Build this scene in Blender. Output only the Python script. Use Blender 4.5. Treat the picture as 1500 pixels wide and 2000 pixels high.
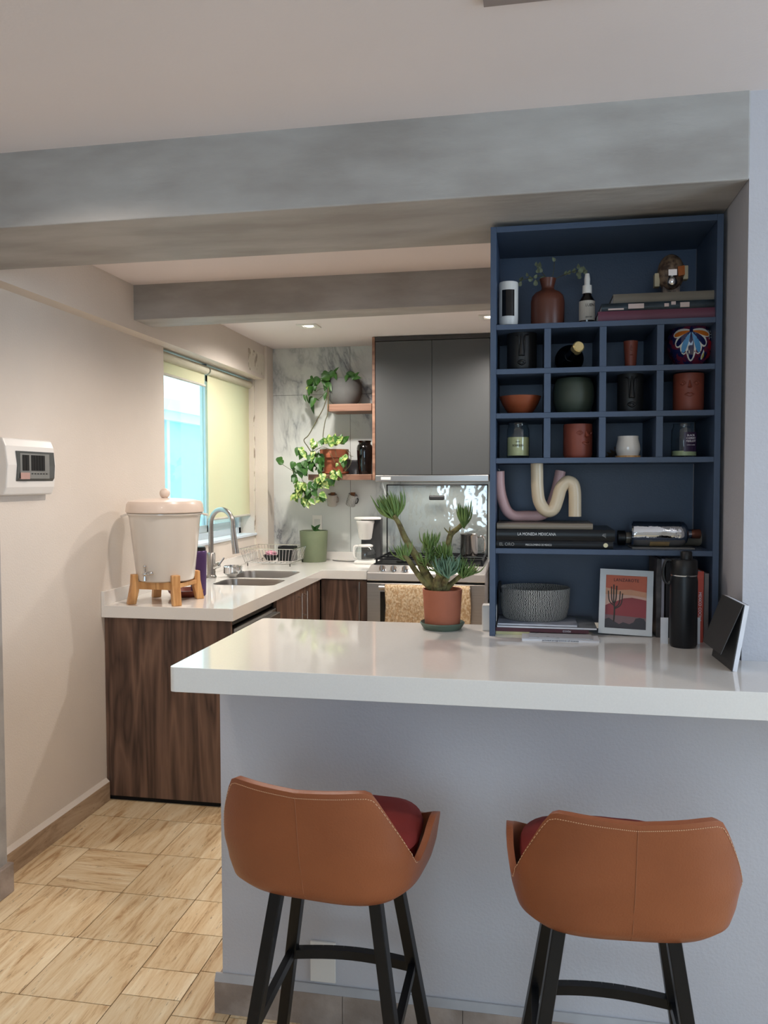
import bpy, bmesh, math, random
from mathutils import Vector, Matrix
PI=math.pi
random.seed(7)
for o in list(bpy.data.objects): bpy.data.objects.remove(o)
S=bpy.context.scene; C=S.collection

# ---------------------------------------------------------------- camera
CH,CF,YAW,PIT,ROL=1.4637,1561.18,.1809,-.0406,-.0021
FW=Vector((-math.sin(YAW)*math.cos(PIT),math.cos(YAW)*math.cos(PIT),math.sin(PIT)))
R0=Vector((math.cos(YAW),math.sin(YAW),0)); U0=R0.cross(FW)
RT=R0*math.cos(ROL)+U0*math.sin(ROL); UP=-R0*math.sin(ROL)+U0*math.cos(ROL)
CO=Vector((0,0,CH))
cd=bpy.data.cameras.new('camera'); cam=bpy.data.objects.new('camera',cd); C.objects.link(cam)
cd.sensor_fit='HORIZONTAL'; cd.sensor_width=36; cd.lens=CF*36/1500; cd.clip_start=.05
M=Matrix((RT,UP,-FW)).transposed().to_4x4(); M.translation=CO; cam.matrix_world=M
S.camera=cam
def at(px,py,X=None,Y=None,Z=None):
    "where the line of sight through a photo pixel meets a plane of the room"
    d=FW+RT*((px-750)/CF)-UP*((py-1000)/CF)
    t=(X-CO.x)/d.x if X is not None else (Y-CO.y)/d.y if Y is not None else (Z-CO.z)/d.z
    return CO+d*t

# ---------------------------------------------------------------- light and exposure
S.view_settings.view_transform='Standard'; S.view_settings.look='None'
S.view_settings.gamma=1; S.view_settings.use_curve_mapping=False
S.view_settings.exposure=0.42
w=bpy.data.worlds.new('sky'); S.world=w; w.use_nodes=True
w.node_tree.nodes['Background'].inputs[0].default_value=(.62,.85,1,1)
w.node_tree.nodes['Background'].inputs[1].default_value=2.2
def area(name,loc,look,sx,sy,e,col):
    l=bpy.data.lights.new(name,'AREA'); l.shape='RECTANGLE'; l.size=sx; l.size_y=sy; l.energy=e; l.color=col
    o=bpy.data.objects.new(name,l); C.objects.link(o); o.location=loc
    o.rotation_euler=(Vector(look)-Vector(loc)).to_track_quat('-Z','Y').to_euler(); return o
def spotl(name,loc,e,col,size=2.3,blend=.6,rad=.05,look=None):
    l=bpy.data.lights.new(name,'SPOT'); l.energy=e; l.color=col; l.spot_size=size; l.spot_blend=blend; l.shadow_soft_size=rad
    o=bpy.data.objects.new(name,l); C.objects.link(o); o.location=loc
    if look: o.rotation_euler=(Vector(look)-Vector(loc)).to_track_quat('-Z','Y').to_euler()
    return o
area('window_daylight_right',(3.12,.2,1.55),(-1,.9,1.0),2.0,1.7,46,(.64,.79,1))
area('window_daylight_rear',(-.25,-2.93,1.5),(-.25,0,1.3),1.7,1.5,11,(.64,.79,1))
WARM=(1,.88,.78); NEUT=(1,.94,.88)
spotl('kitchen_spot_light',(-1.292,4.605,2.36),46,NEUT,2.85,.7,.035)
spotl('kitchen_spot_light',(-.226,4.54,2.36),46,NEUT,2.85,.7,.035)
area('range_hood_lamp',(-.62,5.27,at(850,941.5,Y=5.155).z-.004),(-.62,5.27,0),.45,.06,2.2,NEUT)
spotl('hall_spot_light',(-1.15,1.6,2.35),20,WARM,2.6,.5,.05)
spotl('passage_spot_light',(-.9,2.98,2.35),34,WARM,2.7,.6,.04)
spotl('room_spot_light',(1.2,.6,2.35),4,WARM,2.6,.6,.05)

# ---------------------------------------------------------------- materials
def lin(c): 
    return tuple(((v/255)/12.92 if v/255<=.04045 else ((v/255+.055)/1.055)**2.4) for v in c)+(1,)
class NT:
    def __init__(s,name):
        s.m=bpy.data.materials.new(name); s.m.use_nodes=True; s.t=s.m.node_tree; s.b=s.t.nodes['Principled BSDF']
    def n(s,typ,**k):
        x=s.t.nodes.new(typ)
        for a,v in k.items():
            if a in x.inputs: x.inputs[a].default_value=v
            else: setattr(x,a,v)
        return x
    def l(s,a,b): s.t.links.new(a,b)
def setp(b,rough=.5,metal=0,spec=.5,coat=0,trans=0,ior=1.45,sheen=0,sss=0):
    b.inputs['Roughness'].default_value=rough; b.inputs['Metallic'].default_value=metal
    b.inputs['Specular IOR Level'].default_value=spec; b.inputs['Coat Weight'].default_value=coat
    b.inputs['Transmission Weight'].default_value=trans; b.inputs['IOR'].default_value=ior
    b.inputs['Sheen Weight'].default_value=sheen
MC={}
def mat(name,col,rough=.5,metal=0,var=.06,scale=12,bump=0,bscale=60,stretch=(1,1,1),col2=None,detail=4,lo=.35,hi=.65,**k):
    if name in MC: return MC[name]
    q=NT(name); setp(q.b,rough,metal,**k)
    tc=q.n('ShaderNodeTexCoord'); mp=q.n('ShaderNodeMapping'); mp.inputs['Scale'].default_value=stretch
    q.l(tc.outputs['Object'],mp.inputs['Vector'])
    nz=q.n('ShaderNodeTexNoise',Scale=scale,Detail=detail); q.l(mp.outputs[0],nz.inputs['Vector'])
    rp=q.n('ShaderNodeValToRGB'); c=lin(col); d=lin(col2) if col2 else tuple(min(1,v*(1-var*2)) for v in c[:3])+(1,)
    rp.color_ramp.elements[0].position=lo; rp.color_ramp.elements[1].position=hi
    rp.color_ramp.elements[0].color=d; rp.color_ramp.elements[1].color=c
    q.l(nz.outputs['Fac'],rp.inputs[0]); q.l(rp.outputs[0],q.b.inputs['Base Color'])
    if bump:
        n2=q.n('ShaderNodeTexNoise',Scale=bscale,Detail=5); q.l(mp.outputs[0],n2.inputs['Vector'])
        bp=q.n('ShaderNodeBump',Strength=bump,Distance=.01); q.l(n2.outputs['Fac'],bp.inputs['Height']); q.l(bp.outputs[0],q.b.inputs['Normal'])
    MC[name]=q.m; return q.m
def wood(name,c1,c2,axis='Z',sc=1,rough=.45):
    q=NT(name); setp(q.b,rough)
    tc=q.n('ShaderNodeTexCoord'); mp=q.n('ShaderNodeMapping')
    s={'Z':(9,9,.7),'X':(.7,9,9),'Y':(9,.7,9)}[axis]; mp.inputs['Scale'].default_value=tuple(v*sc for v in s)
    q.l(tc.outputs['Object'],mp.inputs['Vector'])
    n1=q.n('ShaderNodeTexNoise',Scale=1.1,Detail=2,Distortion=.8); q.l(mp.outputs[0],n1.inputs['Vector'])
    mu=q.n('ShaderNodeMath',operation='MULTIPLY'); mu.inputs[1].default_value=9; q.l(n1.outputs['Fac'],mu.inputs[0])
    fr=q.n('ShaderNodeMath',operation='PINGPONG'); fr.inputs[1].default_value=1; q.l(mu.outputs[0],fr.inputs[0])
    n2=q.n('ShaderNodeTexNoise',Scale=9,Detail=6); q.l(mp.outputs[0],n2.inputs['Vector'])
    mx=q.n('ShaderNodeMath',operation='MULTIPLY_ADD'); mx.inputs[1].default_value=.55; q.l(n2.outputs['Fac'],mx.inputs[0]); 
    m3=q.n('ShaderNodeMath',operation='MULTIPLY'); m3.inputs[1].default_value=.55; q.l(fr.outputs[0],m3.inputs[0]); q.l(m3.outputs[0],mx.inputs[2])
    rp=q.n('ShaderNodeValToRGB'); e=rp.color_ramp.elements; e[0].position=.15; e[1].position=.85; e[0].color=lin(c1); e[1].color=lin(c2)
    q.l(mx.outputs[0],rp.inputs[0]); q.l(rp.outputs[0],q.b.inputs['Base Color'])
    bp=q.n('ShaderNodeBump',Strength=.12,Distance=.004); q.l(n2.outputs['Fac'],bp.inputs['Height']); q.l(bp.outputs[0],q.b.inputs['Normal'])
    return q.m
def marble(name):
    q=NT(name); setp(q.b,.16,spec=.5)
    tc=q.n('ShaderNodeTexCoord'); mp=q.n('ShaderNodeMapping'); mp.inputs['Rotation'].default_value=(0,.9,0); mp.inputs['Scale'].default_value=(1,1,.45)
    q.l(tc.outputs['Object'],mp.inputs['Vector'])
    n1=q.n('ShaderNodeTexNoise',Scale=2.2,Detail=8,Roughness=.6,Distortion=1.1); q.l(mp.outputs[0],n1.inputs['Vector'])
    a=q.n('ShaderNodeMath',operation='SUBTRACT'); a.inputs[1].default_value=.5; q.l(n1.outputs['Fac'],a.inputs[0])
    b=q.n('ShaderNodeMath',operation='ABSOLUTE'); q.l(a.outputs[0],b.inputs[0])
    n2=q.n('ShaderNodeTexNoise',Scale=1.8,Detail=2); q.l(tc.outputs['Object'],n2.inputs['Vector'])
    r2=q.n('ShaderNodeMapRange'); r2.inputs['From Min'].default_value=.42; r2.inputs['From Max'].default_value=.62; q.l(n2.outputs['Fac'],r2.inputs['Value'])
    rp=q.n('ShaderNodeValToRGB'); e=rp.color_ramp.elements; e[0].position=0; e[0].color=lin((118,121,126)); e[1].position=.055; e[1].color=lin((205,208,204))
    e2=e.new(.012); e2.color=lin((165,168,170))
    q.l(b.outputs[0],rp.inputs[0])
    mx=q.n('ShaderNodeMixRGB'); mx.inputs[1].default_value=lin((208,211,207)); q.l(r2.outputs[0],mx.inputs[0]); q.l(rp.outputs[0],mx.inputs[2]); q.l(mx.outputs[0],q.b.inputs['Base Color'])
    return q.m
def travertine(name,c1,c2,c3,attr=True,rough=.35):
    q=NT(name); setp(q.b,rough,spec=.4)
    tc=q.n('ShaderNodeTexCoord')
    vec=tc.outputs['Object']
    if attr:
        at_=q.n('ShaderNodeAttribute'); at_.attribute_name='tile_id'
        sc=q.n('ShaderNodeVectorMath',operation='SCALE'); sc.inputs['Scale'].default_value=23; q.l(at_.outputs['Color'],sc.inputs[0])
        ad=q.n('ShaderNodeVectorMath',operation='ADD'); q.l(vec,ad.inputs[0]); q.l(sc.outputs[0],ad.inputs[1]); vec=ad.outputs[0]
    mp=q.n('ShaderNodeMapping'); mp.inputs['Scale'].default_value=(22,2.4,14); mp.inputs['Rotation'].default_value=(0,0,.05); q.l(vec,mp.inputs['Vector'])
    if attr:
        m2=q.n('ShaderNodeMapping'); m2.inputs['Scale'].default_value=(2.6,23,14); q.l(vec,m2.inputs['Vector'])
        sx=q.n('ShaderNodeSeparateColor'); q.l(at_.outputs['Color'],sx.inputs[0])
        gt=q.n('ShaderNodeMath',operation='GREATER_THAN'); gt.inputs[1].default_value=.68; q.l(sx.outputs[1],gt.inputs[0])
        mv=q.n('ShaderNodeMix',data_type='VECTOR'); q.l(gt.outputs[0],mv.inputs[0]); q.l(mp.outputs[0],mv.inputs[4]); q.l(m2.outputs[0],mv.inputs[5]); v2=mv.outputs[1]
    else: v2=mp.outputs[0]
    n1=q.n('ShaderNodeTexNoise',Scale=1.3,Detail=9,Roughness=.72,Distortion=.5); q.l(v2,n1.inputs['Vector'])
    rp=q.n('ShaderNodeValToRGB'); e=rp.color_ramp.elements; e[0].position=.36; e[0].color=lin(c1); e[1].position=.66; e[1].color=lin(c3); e.new(.47).color=lin(c2)
    q.l(n1.outputs['Fac'],rp.inputs[0]); out=rp.outputs[0]
    if attr:
        hs=q.n('ShaderNodeHueSaturation'); mr=q.n('ShaderNodeMapRange'); mr.inputs['To Min'].default_value=.82; mr.inputs['To Max'].default_value=1.08
        q.l(sx.outputs[0],mr.inputs['Value']); q.l(mr.outputs[0],hs.inputs['Value']); q.l(out,hs.inputs['Color']); out=hs.outputs[0]
    n3=q.n('ShaderNodeTexNoise',Scale=4.2,Detail=5,Roughness=.8); q.l(v2,n3.inputs['Vector'])
    r3=q.n('ShaderNodeMapRange'); r3.inputs['From Min'].default_value=.61; r3.inputs['From Max'].default_value=.67; q.l(n3.outputs['Fac'],r3.inputs['Value'])
    mm=q.n('ShaderNodeMixRGB'); mm.inputs[2].default_value=lin((128,104,78)); q.l(r3.outputs[0],mm.inputs[0]); q.l(out,mm.inputs[1]); q.l(mm.outputs[0],q.b.inputs['Base Color'])
    bp=q.n('ShaderNodeBump',Strength=.25,Distance=.002,invert=True); q.l(r3.outputs[0],bp.inputs['Height']); q.l(bp.outputs[0],q.b.inputs['Normal'])
    return q.m
def glassy(name,col=(1,1,1),rough=.02,fac=.85):
    "thin clear pane: mostly see-through with a clear reflection"
    q=NT(name); t=q.t; t.nodes.remove(q.b); out=t.nodes['Material Output']
    tr=q.n('ShaderNodeBsdfTransparent'); tr.inputs[0].default_value=tuple(col)+(1,); gl=q.n('ShaderNodeBsdfGlossy'); gl.inputs['Roughness'].default_value=rough
    fr=q.n('ShaderNodeLayerWeight',Blend=.5); pw=q.n('ShaderNodeMath',operation='POWER'); pw.inputs[1].default_value=4; q.l(fr.outputs['Facing'],pw.inputs[0])
    ma=q.n('ShaderNodeMath',operation='ADD'); ma.inputs[1].default_value=1-fac; q.l(pw.outputs[0],ma.inputs[0]); ma.use_clamp=True
    mx=q.n('ShaderNodeMixShader'); q.l(ma.outputs[0],mx.inputs[0]); q.l(tr.outputs[0],mx.inputs[1]); q.l(gl.outputs[0],mx.inputs[2]); q.l(mx.outputs[0],out.inputs[0])
    return q.m
def blindmat(name,col):
    q=NT(name); t=q.t; t.nodes.remove(q.b); out=t.nodes['Material Output']
    di=q.n('ShaderNodeBsdfDiffuse'); tl=q.n('ShaderNodeBsdfTranslucent'); mx=q.n('ShaderNodeMixShader'); mx.inputs[0].default_value=.5
    tc=q.n('ShaderNodeTexCoord'); nz=q.n('ShaderNodeTexNoise',Scale=300); q.l(tc.outputs['Object'],nz.inputs['Vector'])
    rp=q.n('ShaderNodeValToRGB'); rp.color_ramp.elements[0].color=tuple(v*.9 for v in lin(col)[:3])+(1,); rp.color_ramp.elements[1].color=lin(col); q.l(nz.outputs['Fac'],rp.inputs[0])
    q.l(rp.outputs[0],di.inputs[0]); q.l(rp.outputs[0],tl.inputs[0]); q.l(di.outputs[0],mx.inputs[1]); q.l(tl.outputs[0],mx.inputs[2]); q.l(mx.outputs[0],out.inputs[0]); return q.m
def uvcheck(name,c1,c2,su,sv,rough=.9,wave=False):
    q=NT(name); setp(q.b,rough); tc=q.n('ShaderNodeTexCoord'); mp=q.n('ShaderNodeMapping'); mp.inputs['Scale'].default_value=(su,sv,1); q.l(tc.outputs['UV'],mp.inputs['Vector'])
    n=q.n('ShaderNodeTexNoise',Scale=1.2,Detail=2); q.l(mp.outputs[0],n.inputs['Vector'])
    wv=q.n('ShaderNodeTexWave',Scale=.5,Distortion=5); wv.inputs['Detail Scale'].default_value=1.5; wv.bands_direction='X'; q.l(mp.outputs[0],wv.inputs['Vector'])
    rp=q.n('ShaderNodeValToRGB'); e=rp.color_ramp.elements; e[0].position=.42; e[1].position=.58; e[0].color=lin(c1); e[1].color=lin(c2)
    q.l(wv.outputs['Fac'],rp.inputs[0]); q.l(rp.outputs[0],q.b.inputs['Base Color'])
    bp=q.n('ShaderNodeBump',Strength=.5,Distance=.002); q.l(wv.outputs['Fac'],bp.inputs['Height']); q.l(bp.outputs[0],q.b.inputs['Normal']); return q.m
wallm=mat('wall_paint',(216,206,195),.75,var=.02,scale=3,bump=.12,bscale=140)
wallw=mat('white_wall_paint',(190,188,192),.75,var=.02,scale=3,bump=.12,bscale=140)
ceilm=mat('ceiling_paint',(232,223,222),.8,var=.015,scale=2,bump=.06,bscale=120)
conc=mat('smoothed_concrete',(174,171,167),.6,col2=(150,145,140),scale=3.6,stretch=(.8,2.4,2.4),bump=.35,bscale=8,detail=12,lo=.34,hi=.66)
plast=mat('patched_plaster',(220,214,200),.85,col2=(158,146,130),scale=9,stretch=(1,1.6,.9),bump=1,bscale=18,detail=9,lo=.42,hi=.47)
trav=travertine('travertine_floor',(186,148,106),(226,198,156),(244,226,192))
skirt=travertine('travertine_skirting',(150,126,102),(176,152,126),(194,172,146),attr=False,rough=.55)
skirtg=mat('grey_stone_skirting',(172,158,148),.6,col2=(136,122,112),scale=9,detail=8,bump=.3,bscale=40)
grout=mat('grout',(120,96,74),.9)
walnut=wood('walnut_veneer',(56,40,34),(122,94,78),'Z')
walnuth=wood('light_walnut_shelf',(112,78,62),(160,122,100),'X')
pine=wood('pine_wood',(188,132,78),(222,172,114),'Z',1.6)
quartz=mat('white_quartz',(232,228,222),.08,var=.012,scale=220,detail=1,coat=.3)
tilem=marble('marble_tile')
steel=mat('brushed_steel',(176,172,168),.28,1,var=.05,scale=6,stretch=(1,1,40))
chrome=mat('chrome',(215,215,215),.07,1,var=.01)
blackm=mat('black_metal',(20,20,22),.38,.3,var=.2)
blackp=mat('black_plastic',(16,16,17),.45,var=.2)
darkgap=mat('dark_gap',(12,11,11),.9)
whitep=mat('white_plastic',(226,222,216),.35,var=.01)
whitec=mat('white_glazed_ceramic',(226,218,208),.12,var=.01,coat=.5)
blue=mat('slate_blue_paint',(62,77,100),.42,var=.03,scale=20,bump=.05,bscale=200)
greyc=mat('matte_grey_laminate',(74,75,75),.38,var=.01,scale=200)
terra=mat('terracotta',(166,98,72),.75,var=.06,scale=14,bump=.08,bscale=80)
terrad=mat('dark_red_clay',(132,66,50),.5,var=.06,scale=14)
blackclay=mat('black_clay',(30,29,29),.45,var=.1,scale=20,bump=.1,bscale=40)
soil=mat('potting_soil',(50,36,28),1,col2=(24,18,14),scale=120,bump=.8,bscale=150)
leather=mat('tan_leather',(150,86,52),.42,col2=(132,73,43),scale=5,bump=.10,bscale=260,lo=.3,hi=.7)
thread=mat('pale_stitching',(214,172,136),.7)
redf=mat('dark_red_velvet',(132,40,34),.85,var=.1,scale=9)
leafm=mat('dark_green_leaf',(58,98,38),.42,col2=(38,78,26),scale=30)
leafv=mat('variegated_leaf',(180,192,116),.4,col2=(78,120,44),scale=45,lo=.46,hi=.60)
stemm=mat('green_brown_stem',(84,88,50),.6,col2=(66,52,38),scale=60)
sucm=mat('succulent_leaf',(122,146,78),.45,col2=(82,110,58),scale=20)
sucb=mat('blue_green_succulent_leaf',(106,136,110),.45,col2=(82,112,92),scale=20)
barkm=mat('green_bark',(134,128,80),.85,col2=(88,78,50),scale=50,bump=.8,bscale=70)
paper=mat('white_paper',(222,222,226),.6,var=.03,scale=30)

# ---------------------------------------------------------------- builders
def tagp(o,label=None,cat=None,group=None,kind=None):
    if label:o['label']=label
    if cat:o['category']=cat
    if group:o['group']=group
    if kind:o['kind']=kind
    return o
def thing(name,label,cat,loc=(0,0,0),rotz=0,group=None):
    o=bpy.data.objects.new(name,None); C.objects.link(o); o.empty_display_size=.05
    o.location=loc; o.rotation_euler=(0,0,rotz); return tagp(o,label,cat,group)
def obj(name,bm,m,parent=None,w=False,smooth=False,bevel=0,label=None,loc=None,rot=None):
    "link a bmesh as ONE mesh object; w=True when its coordinates are room coordinates"
    bmesh.ops.recalc_face_normals(bm,faces=bm.faces)
    me=bpy.data.meshes.new(name); bm.to_mesh(me); bm.free()
    o=bpy.data.objects.new(name,me); C.objects.link(o)
    for x in (m if isinstance(m,(list,tuple)) else [m]): me.materials.append(x)
    if smooth:
        for p in me.polygons:p.use_smooth=True
        try: me.set_sharp_from_angle(angle=math.radians(smooth if smooth>1 else 40))
        except Exception: pass
    if parent is not None:
        o.parent=parent
        if w:
            P=Matrix.Translation(parent.location)@parent.rotation_euler.to_matrix().to_4x4()
            if parent.parent: P=parent.parent.matrix_local@P
            o.matrix_parent_inverse=P.inverted()
    if loc is not None:o.location=loc
    if rot is not None:o.rotation_euler=rot
    if bevel:
        b=o.modifiers.new('bevel','BEVEL'); b.width=bevel; b.segments=2; b.limit_method='ANGLE'; b.angle_limit=.6; b.harden_normals=False
    if label:o['label']=label
    return o
def NB(): return bmesh.new()
def box(bm,a,b,mi=0):
    x0,y0,z0=a;x1,y1,z1=b
    v=[bm.verts.new(p) for p in ((x0,y0,z0),(x1,y0,z0),(x1,y1,z0),(x0,y1,z0),(x0,y0,z1),(x1,y0,z1),(x1,y1,z1),(x0,y1,z1))]
    for f in ((3,2,1,0),(4,5,6,7),(0,1,5,4),(1,2,6,5),(2,3,7,6),(3,0,4,7)):
        k=bm.faces.new([v[i] for i in f]); k.material_index=mi
    return bm
def B(a,b): return box(NB(),a,b)
def prism(bm,pts,d,mi=0):
    "polygon pts extruded by the vector d"
    d=Vector(d); a=[bm.verts.new(p) for p in pts]; b=[bm.verts.new(Vector(p)+d) for p in pts]
    n=len(pts); fs=[bm.faces.new(a[::-1]),bm.faces.new(b)]
    for i in range(n): fs.append(bm.faces.new((a[i],a[(i+1)%n],b[(i+1)%n],b[i])))
    for f in fs:f.material_index=mi
    return bm
def lathe(bm,prof,n=32,c=(0,0,0),sx=1,sy=1,mi=0,sq=None):
    uv=bm.loops.layers.uv.verify(); rows=[]
    L=[0]
    for i in range(1,len(prof)): L.append(L[-1]+math.dist(prof[i],prof[i-1]))
    for r,z in prof:
        row=[]
        for i in range(n):
            a=2*PI*i/n; ca,sa=math.cos(a),math.sin(a)
            k=1
            if sq: k=1/((abs(ca)**sq+abs(sa)**sq)**(1/sq))
            row.append(bm.verts.new((c[0]+max(r,1e-5)*ca*sx*k,c[1]+max(r,1e-5)*sa*sy*k,c[2]+z)))
        rows.append(row)
    for j in range(len(rows)-1):
        for i in range(n):
            f=bm.faces.new((rows[j][i],rows[j][(i+1)%n],rows[j+1][(i+1)%n],rows[j+1][i])); f.material_index=mi
            us=((i/n,L[j]),((i+1)/n,L[j]),((i+1)/n,L[j+1]),(i/n,L[j+1]))
            for l,t in zip(f.loops,us): l[uv].uv=t
    if prof[0][0]>1e-4: f=bm.faces.new(rows[0][::-1]); f.material_index=mi
    if prof[-1][0]>1e-4: f=bm.faces.new(rows[-1]); f.material_index=mi
    return bm
def cat(pts,k=6):
    "smooth curve through points"
    P=[Vector(p) for p in pts]; P=[P[0]*2-P[1]]+P+[P[-1]*2-P[-2]]; o=[]
    for i in range(1,len(P)-2):
        a,b,c,d=P[i-1:i+3]
        for s in range(k):
            t=s/k; o.append(.5*((2*b)+(c-a)*t+(2*a-5*b+4*c-d)*t*t+(3*b-a-3*c+d)*t**3))
    o.append(P[-2]); return o
def tube(bm,pts,r,n=8,mi=0,caps=True,square=False):
    P=[Vector(p) for p in pts]; m=len(P); rr=r if isinstance(r,(list,tuple)) else [r]*m
    if len(rr)!=m: rr=[rr[min(len(rr)-1,int(i/(m-1)*(len(rr)-1)))]*(1-(i/(m-1)*(len(rr)-1))%1)+rr[min(len(rr)-1,int(i/(m-1)*(len(rr)-1))+1)]*((i/(m-1)*(len(rr)-1))%1) for i in range(m)]
    t0=(P[1]-P[0]).normalized(); ref=Vector((0,0,1)) if abs(t0.z)<.9 else Vector((0,1,0))
    nrm=(ref-t0*ref.dot(t0)).normalized(); rows=[]
    for i in range(m):
        t=((P[min(i+1,m-1)]-P[max(i-1,0)])).normalized(); nrm=(nrm-t*nrm.dot(t)).normalized(); bi=t.cross(nrm)
        row=[]
        for j in range(n):
            a=2*PI*(j+.5)/n; row.append(bm.verts.new(P[i]+(nrm*math.cos(a)+bi*math.sin(a))*max(rr[i],1e-5)))
        rows.append(row)
    for i in range(m-1):
        for j in range(n):
            f=bm.faces.new((rows[i][j],rows[i][(j+1)%n],rows[i+1][(j+1)%n],rows[i+1][j])); f.material_index=mi
    if caps:
        for r_ in (rows[0][::-1],rows[-1]): f=bm.faces.new(r_); f.material_index=mi
    return bm
def bar(bm,a,b,wd,ht=None,mi=0):
    "straight square bar"
    a,b=Vector(a),Vector(b); t=(b-a).normalized(); ref=Vector((1,0,0)) if abs(t.x)<.7 else Vector((0,0,1))
    n=(ref-t*ref.dot(t)).normalized(); k=t.cross(n); ht=ht or wd; r=[]
    for p in (a,b): r.append([bm.verts.new(p+n*sx*wd/2+k*sy*ht/2) for sx,sy in((-1,-1),(1,-1),(1,1),(-1,1))])
    for j in range(4): f=bm.faces.new((r[0][j],r[0][(j+1)%4],r[1][(j+1)%4],r[1][j])); f.material_index=mi
    for q in (r[0][::-1],r[1]): f=bm.faces.new(q); f.material_index=mi
    return bm
def plate(outer,holes,z0,z1):
    bm=NB(); ed=[]
    for lp in [outer]+holes:
        v=[bm.verts.new((x,y,z1)) for x,y in lp]
        for i in range(len(v)): ed.append(bm.edges.new((v[i],v[(i+1)%len(v)])))
    r=bmesh.ops.triangle_fill(bm,use_beauty=True,use_dissolve=False,edges=ed)
    fs=[f for f in r['geom'] if isinstance(f,bmesh.types.BMFace)]
    bmesh.ops.recalc_face_normals(bm,faces=fs)
    e=bmesh.ops.extrude_face_region(bm,geom=fs)
    for v in e['geom']:
        if isinstance(v,bmesh.types.BMVert): v.co.z=z0
    return bm
def rrect(x0,y0,x1,y1,r,n=5):
    o=[]
    for cx,cy,a in ((x1-r,y1-r,0),(x0+r,y1-r,90),(x0+r,y0+r,180),(x1-r,y0+r,270)):
        for i in range(n+1):
            t=math.radians(a+90*i/n); o.append((cx+r*math.cos(t),cy+r*math.sin(t)))
    return o
def ball(bm,c,rx,ry=None,rz=None,n=12,mi=0):
    ry=ry or rx; rz=rz or rx; rows=[]
    prof=[(math.sin(PI*i/n),-math.cos(PI*i/n)) for i in range(n+1)]
    return lathe(bm,[(p[0],p[1]*rz/rx) if 0 else (p[0]*rx,p[1]*rz) for p in prof],n*2,c,1,ry/rx,mi)
def move(bm,M_,vs=None):
    bmesh.ops.transform(bm,matrix=M_,verts=vs or bm.verts[:]); return bm
def text(name,s,size,m,parent,loc,rot,depth=.0004,align='CENTER',sx=1,font=None,w=True,space=1):
    cu=bpy.data.curves.new('t','FONT'); cu.body=s; cu.size=size; cu.extrude=depth; cu.align_x=align; cu.align_y='CENTER'; cu.space_character=space; cu.resolution_u=3
    t=bpy.data.objects.new('t',cu); C.objects.link(t); bpy.context.view_layer.update()
    me=bpy.data.meshes.new_from_object(t.evaluated_get(bpy.context.evaluated_depsgraph_get())); bpy.data.objects.remove(t)
    o=bpy.data.objects.new(name,me); C.objects.link(o); me.materials.clear(); me.materials.append(m)
    for v in me.vertices: v.co.x*=sx
    Mx=Matrix.Translation(loc)@(rot if isinstance(rot,Matrix) else Matrix.Rotation(rot[2],4,'Z')@Matrix.Rotation(rot[1],4,'Y')@Matrix.Rotation(rot[0],4,'X'))
    me.transform(Mx)
    if parent is not None:
        o.parent=parent
        if w:
            P=Matrix.Translation(parent.location)@parent.rotation_euler.to_matrix().to_4x4(); o.matrix_parent_inverse=P.inverted()
    return o
FACE=(PI/2,0,0)   # lettering that faces the living room
def struct(name,bm,m,**k):
    o=obj(name,bm,m,**k); o['kind']='structure'; return o

# ---------------------------------------------------------------- the room
XL,XU,XK,XP=-1.901,-1.827,-1.275,.504
YW,YM,YB=2.038,2.437,5.50
ZC,ZK,ZM,ZU,ZT,ZB=2.373,2.395,2.168,2.163,1.0254,.967
XQ=at(533.6,800,Y=YB).x; YQ=at(521.5,800,X=XQ).y
YJ=3.956; YJ2=5.34; ZS=1.088
# floor: travertine laid in mixed sizes
bm=NB(); box(bm,(-2.2,-3.1,-.12),(3.4,5.7,-.004),1)
cl=bm.loops.layers.color.new('tile_id')
def tile(x0,y0,x1,y1):
    g=.0016; n0=len(bm.faces); box(bm,(x0+g,y0+g,-.01),(x1-g,y1-g,0),0); bm.faces.ensure_lookup_table()
    c=(random.random(),random.random(),random.random(),1)
    for f in bm.faces[n0:]:
        for l in f.loops:l[cl]=c
T=[(-1.92,2.861,-1.615,3.156),(-1.615,2.861,-1.42,3.156),(-1.92,3.156,-1.615,3.45),(-1.615,3.156,-1.42,3.45),(-1.42,2.861,-1.13,3.156),(-1.42,3.156,-1.13,3.45),
 (-1.92,2.567,-1.715,2.861),(-1.715,2.567,-1.42,2.861),(-1.42,2.567,-1.142,2.861),(-1.92,2.285,-1.715,2.567),(-1.715,2.285,-1.42,2.567),(-1.42,2.285,-1.142,2.567),
 (-1.142,2.757,-.96,2.861),(-1.142,2.567,-.96,2.757),(-1.142,2.371,-.96,2.567),(-1.142,2.177,-.96,2.371),(-1.142,2.05,-.96,2.177),(-1.142,1.88,-.96,2.05),
 (-1.13,2.861,-.96,3.45),(-1.92,1.997,-1.70,2.285),(-1.70,1.997,-1.427,2.285),(-1.427,1.997,-1.142,2.285),(-1.92,1.72,-1.48,1.997),(-1.48,1.72,-1.142,1.997),(-1.142,1.72,-.96,1.88),
 (-.96,2.19,-.8,2.50),(-.96,1.99,-.8,2.19),(-.96,1.72,-.8,1.99),(-.96,2.5,-.8,2.8),(-.96,2.8,-.8,3.1),(-.96,3.1,-.8,3.45)]
for t in T: tile(*t)
def fill(x0,x1,y0,y1):
    y=y0
    while y<y1-.01:
        h=min(random.choice((.2,.29,.29)),y1-y); x=x0
        while x<x1-.01:
            w_=min(random.choice((.2,.29,.4)),x1-x); tile(x,y,x+w_,y+h); x+=w_
        y+=h
fill(-2,3.2,-3,1.72); fill(-.8,3.2,1.72,3.45); fill(-2,.6,3.45,5.6)
struct('floor',bm,[trav,grout])
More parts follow.
